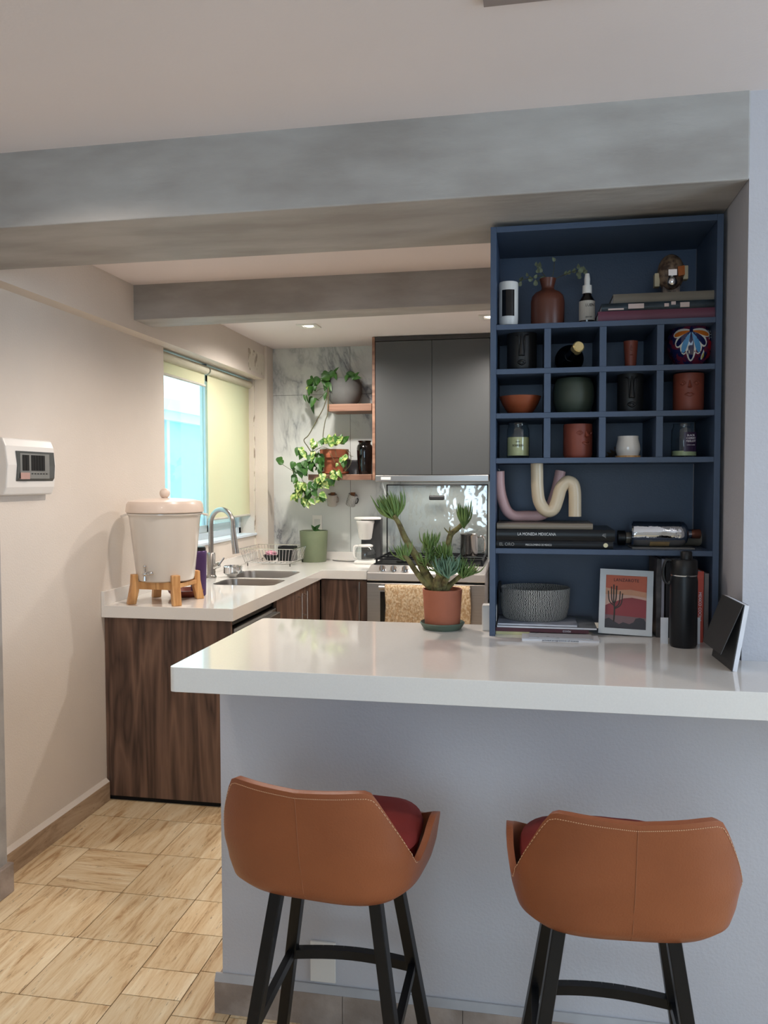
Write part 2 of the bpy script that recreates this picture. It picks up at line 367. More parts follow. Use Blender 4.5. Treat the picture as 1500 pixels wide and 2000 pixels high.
# ceiling: a front slab and a slightly higher kitchen slab
bm=NB(); box(bm,(-2.2,-3.1,ZC),(3.4,3.60,ZC+.2)); box(bm,(-2.2,3.60,ZK),(3.4,5.7,ZK+.2)); struct('ceiling',bm,ceilm)
# left wall with the window recess and the thicker band above it
bm=NB(); box(bm,(-2.2,-3.1,0),(XL,YJ,ZU)); box(bm,(-2.2,YJ,0),(XL,YJ2,ZS)); box(bm,(-2.2,YJ2,0),(XL,5.7,ZU)); box(bm,(-2.2,-3.1,ZU),(XU,5.5,ZC+.08))
struct('wall_left',bm,wallm)
struct('wall_pier',B((-1.95,-3.0,0),(-1.821,2.500,ZU)),conc)
struct('trim_1',B((-1.95,-3.0,0),(-1.802,2.512,.106)),skirtg,bevel=.004)
# corner column, with old plaster patches
struct('wall_column',B((-2.0,YQ,0),(XQ,YB+.02,ZK)),wallm)
bm=NB(); box(bm,(XL-.004,YJ2+.002,ZS-.10),(XL+.003,YQ,ZU))
box(bm,(XU-.004,YQ-.32,2.19),(XU+.0015,YQ-.001,2.33)); struct('wall_plaster',bm,plast)
# rear kitchen wall: large marble tiles with joints
bm=NB(); box(bm,(-2.2,YB+.004,0),(.8,YB+.15,2.45),1)
xs=[-2.2,at(684,800,Y=YB).x,at(782,1000,Y=YB).x,-.27,.33,.8]; zj=at(600,771.5,Y=YB).z; zs=[0,zj-1.2,zj,2.42]
for i in range(5):
    for j in range(3): box(bm,(xs[i]+.0015,YB,zs[j]+.0015),(xs[i+1]-.0015,YB+.01,zs[j+1]-.0015),0)
struct('wall_back',bm,[tilem,mat('tile_joint',(120,120,116),.9)])
# right wall with the pass-through's side, and the other room sides
bm=NB(); box(bm,(XP,YW,0),(3.4,YM,ZC+.05)); box(bm,(XP,YM,0),(XP+.2,5.7,ZK+.05)); struct('wall_right',bm,wallw)
struct('wall_alcove',B((-.247,5.175,0),(-.05,YB-.002,ZK-.002)),wallw)
bm=NB()
for a,b in (((-2.2,-3.15,0),(-1.1,-3,ZC)),((.62,-3.15,0),(3.4,-3,ZC)),((-1.1,-3.15,0),(.62,-3,.72)),((-1.1,-3.15,2.27),(.62,-3,ZC))): box(bm,a,b)
struct('wall_rear',bm,wallm)
bm=NB()
for a,b in (((3.2,-3,0),(3.35,-.85,ZC)),((3.2,1.25,0),(3.35,YW,ZC)),((3.2,-.85,0),(3.35,1.25,.55)),((3.2,-.85,2.3),(3.35,1.25,ZC))): box(bm,a,b)
struct('wall_side',bm,wallw)
# the half wall that carries the bar
struct('wall_bar',B((-.828,YW,0),(XP,YW+.15,ZB)),wallw)
# concrete beams
bm=NB(); box(bm,(-1.9,YW-.004,ZM),(XP,YM,ZC+.02)); struct('beam_front',bm,conc,bevel=.004)
z2=2.211; p=[at(261,631,Y=3.50),at(958,599,Y=3.50),at(958,607,Z=z2),at(295,640,Z=z2)]
ya,yb=3.50,3.49; yc,yd=at(958,607,Z=2.214).y,at(295,640,Z=z2).y
bm=NB(); P=[(XU-.03,ya,z2),(XP,ya,z2+.012),(XP,yc,z2+.012),(XU-.03,yd,z2)]
v=[bm.verts.new(q) for q in P]+[bm.verts.new((q[0],q[1],ZK+.03)) for q in P]
for f in ((3,2,1,0),(4,5,6,7),(0,1,5,4),(1,2,6,5),(2,3,7,6),(3,0,4,7)): bm.faces.new([v[i] for i in f])
struct('beam_rear',bm,conc,bevel=.003)
# skirtings
bm=NB(); box(bm,(XL,2.505,0),(XL+.018,3.318,.088)); struct('baseboard_left',bm,skirt,bevel=.002)
bm=NB(); prism(bm,[(XL,2.505,.088),(XL+.017,2.505,.088),(XL,2.505,.104)],(0,.812,0)); struct('trim_2',bm,wallm)
bm=NB(); xx=-.846
for x1 in (-.485,-.165,.135,.42,.75): box(bm,(xx+.0008,YW-.018,0),(x1-.0008,YW,.088)); xx=x1
box(bm,(-.846,YW,0),(-.829,YW+.15,.088)); struct('baseboard_bar',bm,skirtg)
bm=NB(); prism(bm,[(-.846,YW-.017,.088),(-.846,YW-.001,.088),(-.846,YW-.001,.106),(-.846,YW-.006,.106)],(1.6,0,0)); struct('trim_3',bm,mat('grey_caulk',(176,174,174),.7))

# ---------------------------------------------------------------- window, blinds and what lies outside
XF=-2.02
win=bpy.data.objects.new('window_1',None); C.objects.link(win); win.location=(XF,(YJ+YJ2)/2,ZS); win['kind']='structure'
alum=mat('white_aluminium',(214,224,232),.4,var=.01)
ym=at(404,900,X=XF).y
bm=NB()
for a,b in (((XF-.03,YJ-.02,ZS),(XF+.02,YJ2,ZS+.045)),((XF-.03,YJ-.02,ZU-.04),(XF+.02,YJ2,ZU)),((XF-.03,YJ-.02,ZS),(XF+.02,YJ+.02,ZU)),((XF-.03,YJ2-.04,ZS),(XF+.02,YJ2,ZU))): box(bm,a,b)
obj('window_frame',bm,alum,win,w=True,bevel=.002)
bm=NB()
for y0,y1,dx in ((YJ+.02,ym+.02,.0),(ym-.03,YJ2-.04,-.018)):
    x0,x1=XF-.012+dx,XF+.006+dx
    for a,b in (((x0,y0,ZS+.045),(x1,y1,ZS+.09)),((x0,y0,ZU-.08),(x1,y1,ZU-.04)),((x0,y0,ZS+.045),(x1,y0+.045,ZU-.04)),((x0,y1-.045,ZS+.045),(x1,y1,ZU-.04))): box(bm,a,b)
obj('window_sash',bm,alum,win,w=True,bevel=.002)
obj('window_pane',B((XF-.004,YJ+.06,ZS+.09),(XF-.001,YJ2-.08,ZU-.08)),glassy('window_glass',(.9,1,1),.0,.98),win,w=True)
obj('window_sill',B((XF+.0,YJ-.0,ZS-.012),(XL+.012,YJ2+.03,ZS+.004)),alum,win,w=True,bevel=.002)
bl=blindmat('cream_blind_fabric',(244,236,208)); rollm=mat('grey_roller',(196,194,182),.6); gun=mat('grey_bracket',(112,116,120),.5)
XB=-1.935
def blind(y0,y1,zb,label,side):
    t=thing('roller_blind',label,'blind',(XB,(y0+y1)/2,2.06),group=None)
    bm=NB(); tube(bm,[(XB+.004,y0,2.125),(XB+.004,y1,2.125)],.026,20); obj('roller',bm,mat('rolled_fabric',(200,196,176),.8,var=.03),t,w=True,smooth=40)
    obj('blind_fabric',B((XB,y0+.01,zb),(XB+.0012,y1-.01,2.125)),bl,t,w=True)
    bm=NB(); tube(bm,[(XB,y0+.006,zb),(XB,y1-.006,zb)],.008,10); obj('bottom_rail',bm,rollm,t,w=True,smooth=40)
    bm=NB(); tube(bm,[(XB-.02,y1,2.125),(XB-.02,y1+.012,2.125)],.028,16); box(bm,(XB-.03,y1+.002,2.12),(XB+.005,y1+.016,ZU)); obj('bracket',bm,gun,t,w=True,smooth=40)
    bm=NB(); ye=y1+.03 if side>0 else y0+.05; za=1.12 if side>0 else 1.25
    pts=[(XB+.01,y1+.006,2.12),(XB+.014,(y1+ye)/2+.01,1.7),(XB+.012,ye,za+.02),(XB+.012,ye+.012,za),(XB+.012,ye+.03,za+.02),(XB+.008,y1+.02,2.1)]
    if side<0: pts=[(XB+.01,y0-.02,2.1),(XB+.012,y0-.01,1.7),(XB+.012,ye,1.25),(XB+.012,ye+.02,1.2)]
    tube(bm,cat(pts,6),.0016,5); obj('pull_cord',bm,gun,t,w=True)
    return t
yb1=at(403,850,X=XB).y; yb2=at(489,850,X=XB).y
blind(YJ-.04,yb1-.012,at(360,742,X=XB).z,'cream roller blind pulled almost fully up, over the left clear pane',-1)
blind(yb1+.012,yb2,at(450,1010,X=XB).z,'long yellow-cream roller blind pulled down over the right window half',1)
# neighbouring building across the light well
nb=thing('neighbour_building','pale neighbouring house wall with a framed window seen through the glass','building',(-4.3,6.5,0))
XN=-3.9
obj('wall',B((XN-.2,2.5,-1),(XN,13,5)),mat('cream_facade',(236,240,232),.8,var=.02),nb,w=True)
zn=at(360,828,X=XN).z; zn2=at(360,790,X=XN).z
bm=NB(); box(bm,(XN,5.0,zn),(XN+.10,11,zn+.10)); box(bm,(XN,5.0,zn+.10),(XN+.14,11,zn2))
obj('window_lintel',bm,alum,nb,w=True)
obj('window_blind',B((XN,5.0,-1),(XN+.02,11,zn)),mat('pale_blue_glass',(160,214,224),.25,var=.03,scale=2),nb,w=True)
bm=NB()
for y in (6.6,8.05,9.3): box(bm,(XN+.02,y,-1),(XN+.06,y+.07,zn))
obj('window_mullion',bm,alum,nb,w=True)
area('light_well_daylight',(-3.05,7.6,4.3),(-3.9,7.6,1.4),4.5,1.2,95,(.86,.97,1))

# ---------------------------------------------------------------- base cabinets and worktops
YK=3.322
cabt=thing('base_cabinet','walnut base cabinet run under the sink with a full end panel','cabinet',(-1.6,4.1,0))
obj('end_panel',B((XL+.002,YK,.022),(XK-.022,YK+.02,.845)),walnut,cabt,w=True)
obj('plinth',B((XL+.002,YK+.012,0),(-1.36,4.83,.08)),darkgap,cabt,w=True)
bm=NB(); box(bm,(XL+.002,YK+.02,.08),(-1.31,4.86,.09)); box(bm,(XL+.002,YK+.02,.09),(-1.88,4.86,.84)); box(bm,(-1.32,3.955,.09),(-1.312,4.86,.845)); obj('body',bm,darkgap,cabt,w=True)
for y0,y1 in ((3.965,4.395),(4.40,4.83)):
    d=obj('door',B((-1.312,y0,.09),(-1.293,y1,.838)),walnut,cabt,w=True,bevel=.001)
    bm=NB(); yh=y1-.05 if y0<4.2 else y0+.05
    tube(bm,[(-1.293,yh,.80),(-1.268,yh,.80)],.004,8); tube(bm,[(-1.293,yh,.68),(-1.268,yh,.68)],.004,8); tube(bm,[(-1.268,yh,.82),(-1.268,yh,.66)],.005,8)
    h=obj('handle',bm,chrome,d,w=False,smooth=40); h.matrix_parent_inverse=Matrix(); 
    P=Matrix.Translation(cabt.location); h.matrix_parent_inverse=Matrix() if False else Matrix.Identity(4)
dw=thing('dishwasher','steel dishwasher front beneath the left end of the sink worktop','dishwasher',(-1.6,3.65,.09))
obj('door_panel',B((-1.33,3.36,.10),(-1.292,3.95,.80)),steel,dw,w=True,bevel=.003)
obj('control_strip',B((-1.34,3.36,.81),(-1.315,3.95,.843)),blackp,dw,w=True)
bm=NB(); box(bm,(-1.292,3.38,.755),(-1.262,3.93,.785)); obj('handle',bm,steel,dw,w=True,bevel=.004)
cor=thing('corner_cabinet','walnut corner cabinet door with a long steel pull, beside the stove','cabinet',(-1.13,5.1,0))
d=obj('door',B((-1.288,4.846,.09),(-.995,4.865,.838)),walnut,cor,w=True,bevel=.001)
obj('plinth',B((-1.30,4.90,0),(-.995,4.92,.085)),darkgap,cor,w=True)
obj('body',B((-1.30,4.868,.09),(-.995,5.46,.842)),darkgap,cor,w=True)
xh=at(702.5,1180,Y=4.83).x
bm=NB(); tube(bm,[(xh,4.846,.815),(xh,4.822,.815)],.004,8); tube(bm,[(xh,4.846,.50),(xh,4.822,.50)],.004,8); tube(bm,[(xh,4.822,.83),(xh,4.822,.48)],.0055,8)
obj('handle',bm,steel,cor,w=True,smooth=40)
# L-shaped quartz worktop with two sink cut-outs
S1=rrect(-1.70,4.05,-1.345,4.335,.06); S2=rrect(-1.75,4.375,-1.375,4.745,.07)
ct=thing('kitchen_countertop','white quartz L-shaped kitchen worktop under the window','countertop',(-1.6,4.2,.845))
outer=[(XL+.001,3.296),(XK,3.296),(XK,4.824),(-.992,4.824),(-.992,YB-.001),(XL+.001,YB-.001)]
obj('slab',plate(outer,[S1[::-1],S2[::-1]],.845,.90),quartz,ct,w=True,bevel=.0015)
obj('upstand',B((XL+.001,3.296,.90),(XL+.017,YQ,.962)),quartz,ct,w=True,bevel=.001)
obj('upstand',B((XQ,YB-.017,.90),(-.992,YB-.001,.955)),quartz,ct,w=True,bevel=.001)
sk=thing('double_sink','stainless steel double bowl sink set into the white worktop','sink',(-1.55,4.4,.72))
for n_,(lp,dz) in enumerate(((S1,.72),(S2,.70))):
    bm=NB(); cx=sum(p[0] for p in lp)/len(lp); cy=sum(p[1] for p in lp)/len(lp)
    def ring(k,z,off=0): return [bm.verts.new((cx+(x-cx)*k,cy+(y-cy)*k,z)) for x,y in lp]
    rs=[ring(1.03,.898),ring(.985,.899),ring(.97,.89),ring(.95,dz+.03),ring(.88,dz),ring(.05,dz)]
    for a,b in zip(rs,rs[1:]):
        for i in range(len(a)): bm.faces.new((a[i],a[(i+1)%len(a)],b[(i+1)%len(a)],b[i]))
    bm.faces.new(rs[-1]); obj('bowl',bm,steel,sk,w=True,smooth=40)
# faucet
fx,fy=at(412,1120,Z=.9).x,at(412,1120,Z=.9).y; fx=-1.81; fy=at(412,1060,X=fx).y
fa=thing('faucet','brushed steel gooseneck kitchen faucet behind the sink','faucet',(fx,fy,.9))
bm=NB(); lathe(bm,[(.03,0),(.03,.008),(.026,.012),(.024,.02),(.024,.14),(.020,.145)],24); obj('base',bm,steel,fa,smooth=40)
bm=NB(); r=.085; dx,dy=.93,-.37; pts=[(0,0,.14),(0,0,.25),(0,0,.30)]+[(dx*(r-r*math.cos(a)),dy*(r-r*math.cos(a)),.31+r*math.sin(a)) for a in [PI*i/12 for i in range(1,12)]]
pts+=[(dx*(2*r),dy*2*r,.29),(dx*(2*r+.004),dy*(2*r+.004),.26)]
tube(bm,pts,.0145,14); obj('spout',bm,steel,fa,smooth=40)
bm=NB(); a=Vector((dx*(2*r+.004),dy*(2*r+.004),.262)); tube(bm,[a,a+Vector((dx*.004,dy*.004,-.03)),a+Vector((dx*.018,dy*.018,-.115))],[.0155,.017,.019],14); obj('spray_head',bm,steel,fa,smooth=40)
bm=NB(); tube(bm,[(.02,0,.06),(.05,-.008,.075)],.016,12); tube(bm,[(.05,-.008,.075),(.075,.01,.115)],.005,8); obj('lever',bm,chrome,fa,smooth=40)
p=at(432,1113,Z=.9)
hp=(fx+.115,fy+.04,.9)
t=thing('soap_dish','round chrome soap dish beside the faucet','soap dish',hp)
bm=NB(); lathe(bm,[(.012,0),(.03,.004),(.034,.012),(.05,.02),(.056,.026),(.056,.062),(.05,.066),(.048,.055),(0,.054)],28); obj('dish',bm,chrome,t,smooth=40)
t=thing('drinks_tumbler','purple metal tumbler standing behind the white water dispenser','tumbler',(at(388,1160,Y=3.66).x,3.66,.9))
bm=NB(); lathe(bm,[(.030,0),(.036,.004),(.041,.20),(.041,.215),(.037,.22),(.0,.22)],28); obj('body',bm,mat('purple_coating',(86,62,108),.35,.4),t,smooth=40)
bm=NB(); lathe(bm,[(.036,.216),(.037,.228),(.034,.238),(.0,.238)],28); obj('lid',bm,blackp,t,smooth=40)

# ---------------------------------------------------------------- water dispenser on its stand
wc=(-1.665,3.46); zr=1.03
st=thing('dispenser_stand','four-legged pine stand under the white water dispenser','stand',(wc[0],wc[1],.9))
bm=NB(); rr_=.135
for i in range(4):
    a=math.radians(45+90*i)-.05; b=math.radians(45+90*(i+1))-.05
    A=Vector((math.cos(a)*rr_,math.sin(a)*rr_,.085)); Bb=Vector((math.cos(b)*rr_,math.sin(b)*rr_,.085)); bar(bm,A,Bb,.035,.02)
obj('cross_frame',bm,pine,st,bevel=.002)
for i in range(4):
    a=math.radians(45+90*i)-.05; dv=Vector((math.cos(a),math.sin(a),0)); tn=Vector((-dv.y,dv.x,0)); bm=NB()
    pr=[(.132,.135),(.158,.135),(.160,.09),(.178,.0),(.142,.0),(.128,.06)]
    prism(bm,[dv*r_+Vector((0,0,z))-tn*.019 for r_,z in pr],tn*.038); obj('leg',bm,pine,st,bevel=.003)
wd=thing('water_dispenser','large white ceramic water dispenser with a lid and chrome tap','water dispenser',(wc[0],wc[1],1.0))
bm=NB(); lathe(bm,[(0,0),(.118,0),(.128,.006),(.132,.02),(.160,.285),(.163,.30),(.170,.306),(.170,.312),(.150,.314)],56); obj('tank',bm,whitec,wd,smooth=40)
for s in (-1,1):
    bm=NB(); a=Vector((s*.166,0.0,.302)); prism(bm,[a+Vector((0,-.035,0)),a+Vector((s*.030,-.02,-.008)),a+Vector((s*.030,.02,-.008)),a+Vector((0,.035,0))],(0,0,.010)); move(bm,Matrix.Rotation(.44,4,'Z')); obj('handle',bm,whitec,wd,bevel=.003)
ld=thing('dispenser_lid','round white ceramic lid with a ball knob on the water dispenser','lid',(wc[0],wc[1],1.314))
bpy.data.objects.remove(ld)
bm=NB(); lathe(bm,[(0,.314),(.172,.314),(.176,.318),(.172,.352),(.163,.366),(.13,.374),(.05,.380),(.0,.382)],56); lidm=mat('cream_lid_ceramic',(226,208,194),.3,var=.01,coat=.3); lo=obj('lid',bm,lidm,wd,smooth=40,label='cream domed lid')
bm=NB(); ball(bm,(0,0,.402),.024); obj('knob',bm,lidm,lo,smooth=60)
tp=Vector((-.012,-.131,.045))
bm=NB(); tube(bm,[tp,tp+Vector((-.008,-.03,0))],.010,12); ball(bm,tp+Vector((-.009,-.034,0)),.012); tube(bm,[tp+Vector((-.009,-.034,0)),tp+Vector((-.009,-.036,-.03))],[.007,.009],10); tube(bm,[tp+Vector((-.009,-.034,.0)),tp+Vector((-.009,-.034,.03))],.005,8); ball(bm,tp+Vector((-.009,-.034,.034)),.008); ball(bm,tp+Vector((.022,-.034,.004)),.010); tube(bm,[tp+Vector((-.009,-.034,.0)),tp+Vector((.022,-.034,.004))],.004,8)
obj('tap',bm,chrome,wd,smooth=40)
t=thing('clay_dish','dark red clay dish tucked under the dispenser stand','dish',(wc[0]+.02,wc[1]+.18,.9))
bm=NB(); lathe(bm,[(0,0),(.06,0),(.085,.02),(.088,.032),(.080,.033),(.055,.008),(0,.006)],28); obj('dish',bm,terrad,t,smooth=40)

# ---------------------------------------------------------------- dish rack and its cups
rk=thing('dish_rack','chrome wire dish rack behind the sink','dish rack',(-1.66,5.13,.9))
bm=NB(); x0,x1,y0,y1=-.20,.16,-.19,.17
for z,k in ((.022,.86),(.115,1.0)):
    P=[(x0*k,y0*k,z),(x1*k,y0*k,z),(x1*k,y1*k,z),(x0*k,y1*k,z),(x0*k,y0*k,z)]
    for a,b in zip(P,P[1:]): tube(bm,[a,b],.003 if z>.1 else .0024,6)
def side(P,Q,n):
    for i in range(n+1):
        t_=i/n; p_=Vector(P).lerp(Vector(Q),t_); tube(bm,[(p_.x*.86,p_.y*.86,.022),(p_.x,p_.y,.115)],.0013,5)
side((x0,y0,0),(x1,y0,0),16); side((x0,y1,0),(x1,y1,0),16); side((x0,y0,0),(x0,y1,0),12); side((x1,y0,0),(x1,y1,0),12)
for i in range(9):
    x=x0*.86+(x1-x0)*.86*i/8; tube(bm,[(x,y0*.86,.022),(x,y1*.86,.022)],.0013,5)
obj('basket',bm,chrome,rk,smooth=60)
for sx in (x0,x1):
    for sy in (y0,y1):
        bm=NB(); tube(bm,[(sx*.8,sy*.8,0),(sx*.8,sy*.8,.025)],.003,8); obj('foot',bm,blackp,rk)
t=thing('cutlery_basket','square black cutlery holder in the right end of the dish rack','cutlery holder',(-1.585,5.10,.927))
bm=NB()
for a,b in (((-.055,-.04,0),(.055,-.037,.095)),((-.055,.037,0),(.055,.04,.095)),((-.055,-.037,0),(-.052,.037,.095)),((.052,-.037,0),(.055,.037,.095)),((-.055,-.04,0),(.055,.04,.004))): box(bm,a,b)
obj('holder',bm,blackp,t,bevel=.001)
t=thing('rinsing_bowl','small black bowl lying in the dish rack','bowl',(-1.70,5.10,.927))
bm=NB(); lathe(bm,[(0,0),(.03,0),(.052,.03),(.054,.036),(.049,.036),(.028,.006),(0,.005)],24); obj('bowl',bm,blackp,t,smooth=40)
t=thing('cleaning_cloth','crumpled pink cloth on top of the black bowl','cloth',(-1.70,5.10,.962))
bm=NB(); bmesh.ops.create_icosphere(bm,subdivisions=4,radius=1)
for v_ in bm.verts:
    c=v_.co; k=1+.22*math.sin(c.x*7+1)*math.cos(c.y*6)+.12*math.sin(c.z*11+c.x*5); v_.co=Vector((c.x*.035*k,c.y*.028*k,max(c.z,-.3)*.02*k+.008))
obj('cloth',bm,mat('pink_cloth',(214,150,166),.9,var=.1,scale=60),t,smooth=60)

# ---------------------------------------------------------------- plants
def leaf(bm,c,d,nrm,L,W,mi=0,curl=.25,fold=.18,tip=1.0):
    "a heart-shaped leaf from its base c along d"
    c,d,nrm=Vector(c),Vector(d).normalized(),Vector(nrm); nrm=(nrm-d*nrm.dot(d)).normalized(); s=d.cross(nrm)
    prof=[(-.10,.0),(-.07,.55),(.05,.86),(.2,1.0),(.4,.93),(.6,.70),(.8,.36),(.92,.13),(1.0,.0)]
    th=.0007; rows=[]
    for t_,w_ in prof:
        row=[]
        for k in (-1,-.5,0,.5,1):
            q=c+d*(t_*L+ (-.0 if k else (.06*L if t_<0 else 0)))+s*(k*w_*W/2)+nrm*(-curl*L*t_*abs(t_)+abs(k)*w_*W*fold)
            row.append(q)
        rows.append(row)
    for off in (0,1):
        R_=[[bm.verts.new(q-nrm*th*off) for q in row] for row in rows]
        for a,b in zip(R_,R_[1:]):
            for j in range(4):
                f=bm.faces.new((a[j],a[j+1],b[j+1],b[j]) if not off else (a[j+1],a[j],b[j],b[j+1])); f.material_index=mi
def leaves_px(bm,lst,Y,f,dy=.05):
    "each leaf: base pixel, tip pixel, width ratio, kind"
    for i,(x0,y0,x1,y1,wr,k) in enumerate(lst):
        yy=Y+random.uniform(-dy,dy); a=at(*f(x0,y0),Y=yy); b=at(*f(x1,y1),Y=yy-random.uniform(.0,.03))
        d=b-a; L=d.length; nr=Vector((random.uniform(-.35,.35),-1,random.uniform(0,.5)))
        leaf(bm,a,d,nr,L,L*wr,k,random.uniform(.1,.3),random.uniform(.08,.2))
def F1(x,y): return (530+x/6.452,690+y/6.452)
# floating shelves
YSH=5.235
xs0=at(639,790,Y=YSH).x; xsr=at(726,790,Y=YSH).x; zt1=at(660,789,Y=YSH).z; zb1=at(660,803,Y=YSH).z
obj_=obj('floating_shelf',B((xs0,YSH,zb1),(xsr-.001,YB-.001,zt1)),walnuth,bevel=.0015); tagp(obj_,'upper floating walnut shelf carrying the round grey pot','shelf')
xs2=at(602,930,Y=YSH).x; zt2=at(660,926.4,Y=YSH).z; zb2=at(660,937.5,Y=YSH).z
obj_=obj('floating_shelf',B((xs2,YSH,zb2),(xsr-.001,YB-.001,zt2)),walnuth,bevel=.0015); tagp(obj_,'lower floating walnut shelf carrying the terracotta pot and black vase','shelf')
# grey pot with trailing pothos
yp=5.36; xc=at(673,780,Y=yp).x
gp=thing('trailing_pothos','dark green trailing pothos in a round grey pot on the upper shelf','potted plant',(xc,yp,zt1))
rp_=(at(707,760,Y=yp).x-at(640,760,Y=yp).x)/2; hp_=at(673,741,Y=yp).z-zt1
bm=NB(); lathe(bm,[(0,0),(rp_*.62,0),(rp_*.85,hp_*.18),(rp_*.99,hp_*.45),(rp_,hp_*.6),(rp_*.93,hp_*.85),(rp_*.84,hp_),(rp_*.78,hp_),(rp_*.8,hp_*.85),(0,hp_*.82)],40); obj('pot',bm,mat('grey_concrete_pot',(104,104,102),.8,var=.06,scale=10),gp,smooth=40)
bm=NB(); lathe(bm,[(rp_*.79,hp_*.86),(0,hp_*.88)],24); obj('soil',bm,soil,gp)
L1=[(700,300,640,290,.9,0),(700,235,650,300,.9,0),(745,250,690,340,.7,0),(790,240,845,170,.35,0),(780,230,720,310,.8,0),(790,250,830,320,.6,0),(700,320,680,420,.8,0),(700,350,660,470,.6,0),
 (600,320,510,400,.8,0),(600,330,560,400,.8,0),(500,290,530,340,.5,0),(490,340,455,420,.8,0),(560,340,520,420,.8,0),(500,400,470,500,.7,0),(510,430,500,520,.6,0),(540,570,495,680,.6,0),(500,560,530,770,.32,0),(410,530,430,620,.3,0),(440,540,470,640,.25,0),(560,570,600,600,.4,0),
 (690,500,660,590,.6,0),(1030,260,950,250,.6,0),(1020,240,990,330,.7,0),(960,290,940,330,.6,0),(1040,300,1000,340,.7,0),(1060,280,1090,230,.4,0),(1070,290,1120,300,.35,0),(980,240,1030,260,.8,0),(720,380,740,470,.6,0),(455,420,480,470,.7,1),(560,420,530,470,.7,0)]
bm=NB(); leaves_px(bm,L1,yp-.05,F1,.05); obj('foliage',bm,[leafm,leafv],gp,w=True,smooth=60)
bm=NB()
def st_px(pts,Y,r,k=5,dy=0):
    P=[at(*F1(x,y),Y=Y+dy*i/len(pts)) for i,(x,y) in enumerate(pts)]; tube(bm,cat(P,k),r,6)
st_px([(730,350),(690,330),(600,320),(540,340)],yp-.05,.0018); st_px([(720,400),(660,360),(600,325)],yp-.06,.0015); st_px([(700,450),(620,450),(560,490)],yp-.06,.0015); st_px([(690,470),(640,540),(560,590),(500,560)],yp-.07,.0015)
st_px([(720,420),(705,520),(660,680),(570,850),(470,1030),(410,1095),(460,1180),(510,1260)],YSH-.02,.0032); st_px([(720,430),(712,740),(680,850),(655,1000),(650,1070)],YSH-.015,.0028)
st_px([(1000,345),(1030,300),(1060,280)],yp,.0018); st_px([(1040,345),(1080,300)],yp,.0015)
obj('stem',bm,stemm,gp,w=True,smooth=60)
# terracotta pot with variegated pothos
xc=at(653,900,Y=yp).x; zr_=at(653,878,Y=yp).z-zt2; rr2=(at(681,885,Y=yp).x-at(627,885,Y=yp).x)/2
vp=thing('variegated_pothos','variegated pothos spilling from a terracotta pot on the lower shelf','potted plant',(xc,yp,zt2))
bm=NB(); lathe(bm,[(0,0),(rr2*.70,0),(rr2*.86,zr_*.66),(rr2,zr_*.67),(rr2*1.02,zr_),(rr2*.92,zr_),(rr2*.88,zr_*.85),(0,zr_*.85)],36); obj('pot',bm,mat('orange_terracotta',(170,98,68),.7,var=.05,scale=14),vp,smooth=40)
bm=NB(); lathe(bm,[(rr2*.7,.0),(rr2*1.0,.006),(rr2*1.02,.02),(rr2*.9,.02)],30); obj('saucer',bm,MC['orange_terracotta'],vp,smooth=40)
bm=NB(); lathe(bm,[(rr2*.89,zr_*.87),(0,zr_*.9)],24); obj('soil',bm,soil,vp)
L1b=[(a+random.uniform(-30,30),b+random.uniform(-10,40),c+random.uniform(-30,30),d+random.uniform(-10,40),e,0) for a,b,c,d,e,f in L1 if b<500]
bm=NB(); leaves_px(bm,[l for l in L1b if l[0]>450 and l[1]<560],yp-.07,F1,.04); obj('trailing_leaves',bm,[leafm,leafv],gp,w=True,smooth=60)
L2=[]
rnd=random.Random(3)
def clump(cx,cy,rx,ry,n,s0,s1,k,down=True):
    for i in range(int(n*1.35)):
        a=rnd.uniform(0,2*PI); q=math.sqrt(rnd.random()); x=cx+rx*q*math.cos(a); y=cy+ry*q*math.sin(a); s=rnd.uniform(s0,s1)*.92
        an=rnd.uniform(-.9,.9)+(PI/2 if down else -PI/2); L2.append((x,y,x+s*math.cos(an),y+s*math.sin(an),rnd.uniform(.6,.9),k if rnd.random()<.8 else 1-k))
clump(800,1130,110,40,20,60,110,1,False); clump(880,1120,60,40,8,50,90,0,False); clump(540,1110,50,40,6,70,100,1); clump(630,1100,30,20,3,60,90,0)
clump(370,1230,50,40,5,90,120,0); clump(560,1290,80,60,10,70,120,0); clump(340,1420,110,60,11,80,130,0); clump(470,1420,90,80,12,80,120,0); clump(620,1400,50,90,8,70,110,0)
clump(290,1560,25,30,3,70,100,0); clump(360,1690,70,70,13,80,130,1); clump(300,1800,20,50,4,60,90,1); clump(440,1850,50,40,7,70,100,1); clump(480,1760,60,50,7,80,110,0); clump(600,1790,50,40,5,80,110,0); clump(630,1580,60,60,12,80,120,1); clump(560,1640,60,40,6,80,110,0); clump(740,1590,40,40,5,80,110,1); clump(800,1510,60,40,9,70,100,1); clump(930,1320,50,40,6,60,100,1); clump(820,1380,20,15,2,50,60,1)
L2+= [(140,1390,70,1340,.95,0),(100,1315,105,1395,1.0,0)]
bm=NB(); leaves_px(bm,L2,YSH-.02,F1,.045); obj('foliage',bm,[leafm,leafv],vp,w=True,smooth=60)
bm=NB()
for pts in ([(720,1200),(600,1230),(560,1330),(590,1480),(600,1560)],[(700,1200),(560,1210),(500,1300),(380,1480)],[(740,1210),(640,1180),(560,1230),(540,1290)],[(380,1480),(390,1600),(480,1680),(500,1760)],[(900,1210),(990,1250),(1000,1380),(940,1470),(880,1510)],[(950,1220),(990,1290),(1030,1300)],[(600,1560),(500,1640),(420,1640),(370,1700)],[(300,1500),(200,1440),(110,1380)],[(800,1210),(850,1380),(930,1470)],[(640,1560),(690,1560),(780,1500)],[(720,1230),(760,1290),(800,1380)]): st_px(pts,YSH-.035,.0016)
obj('stem',bm,stemm,vp,w=True,smooth=60)
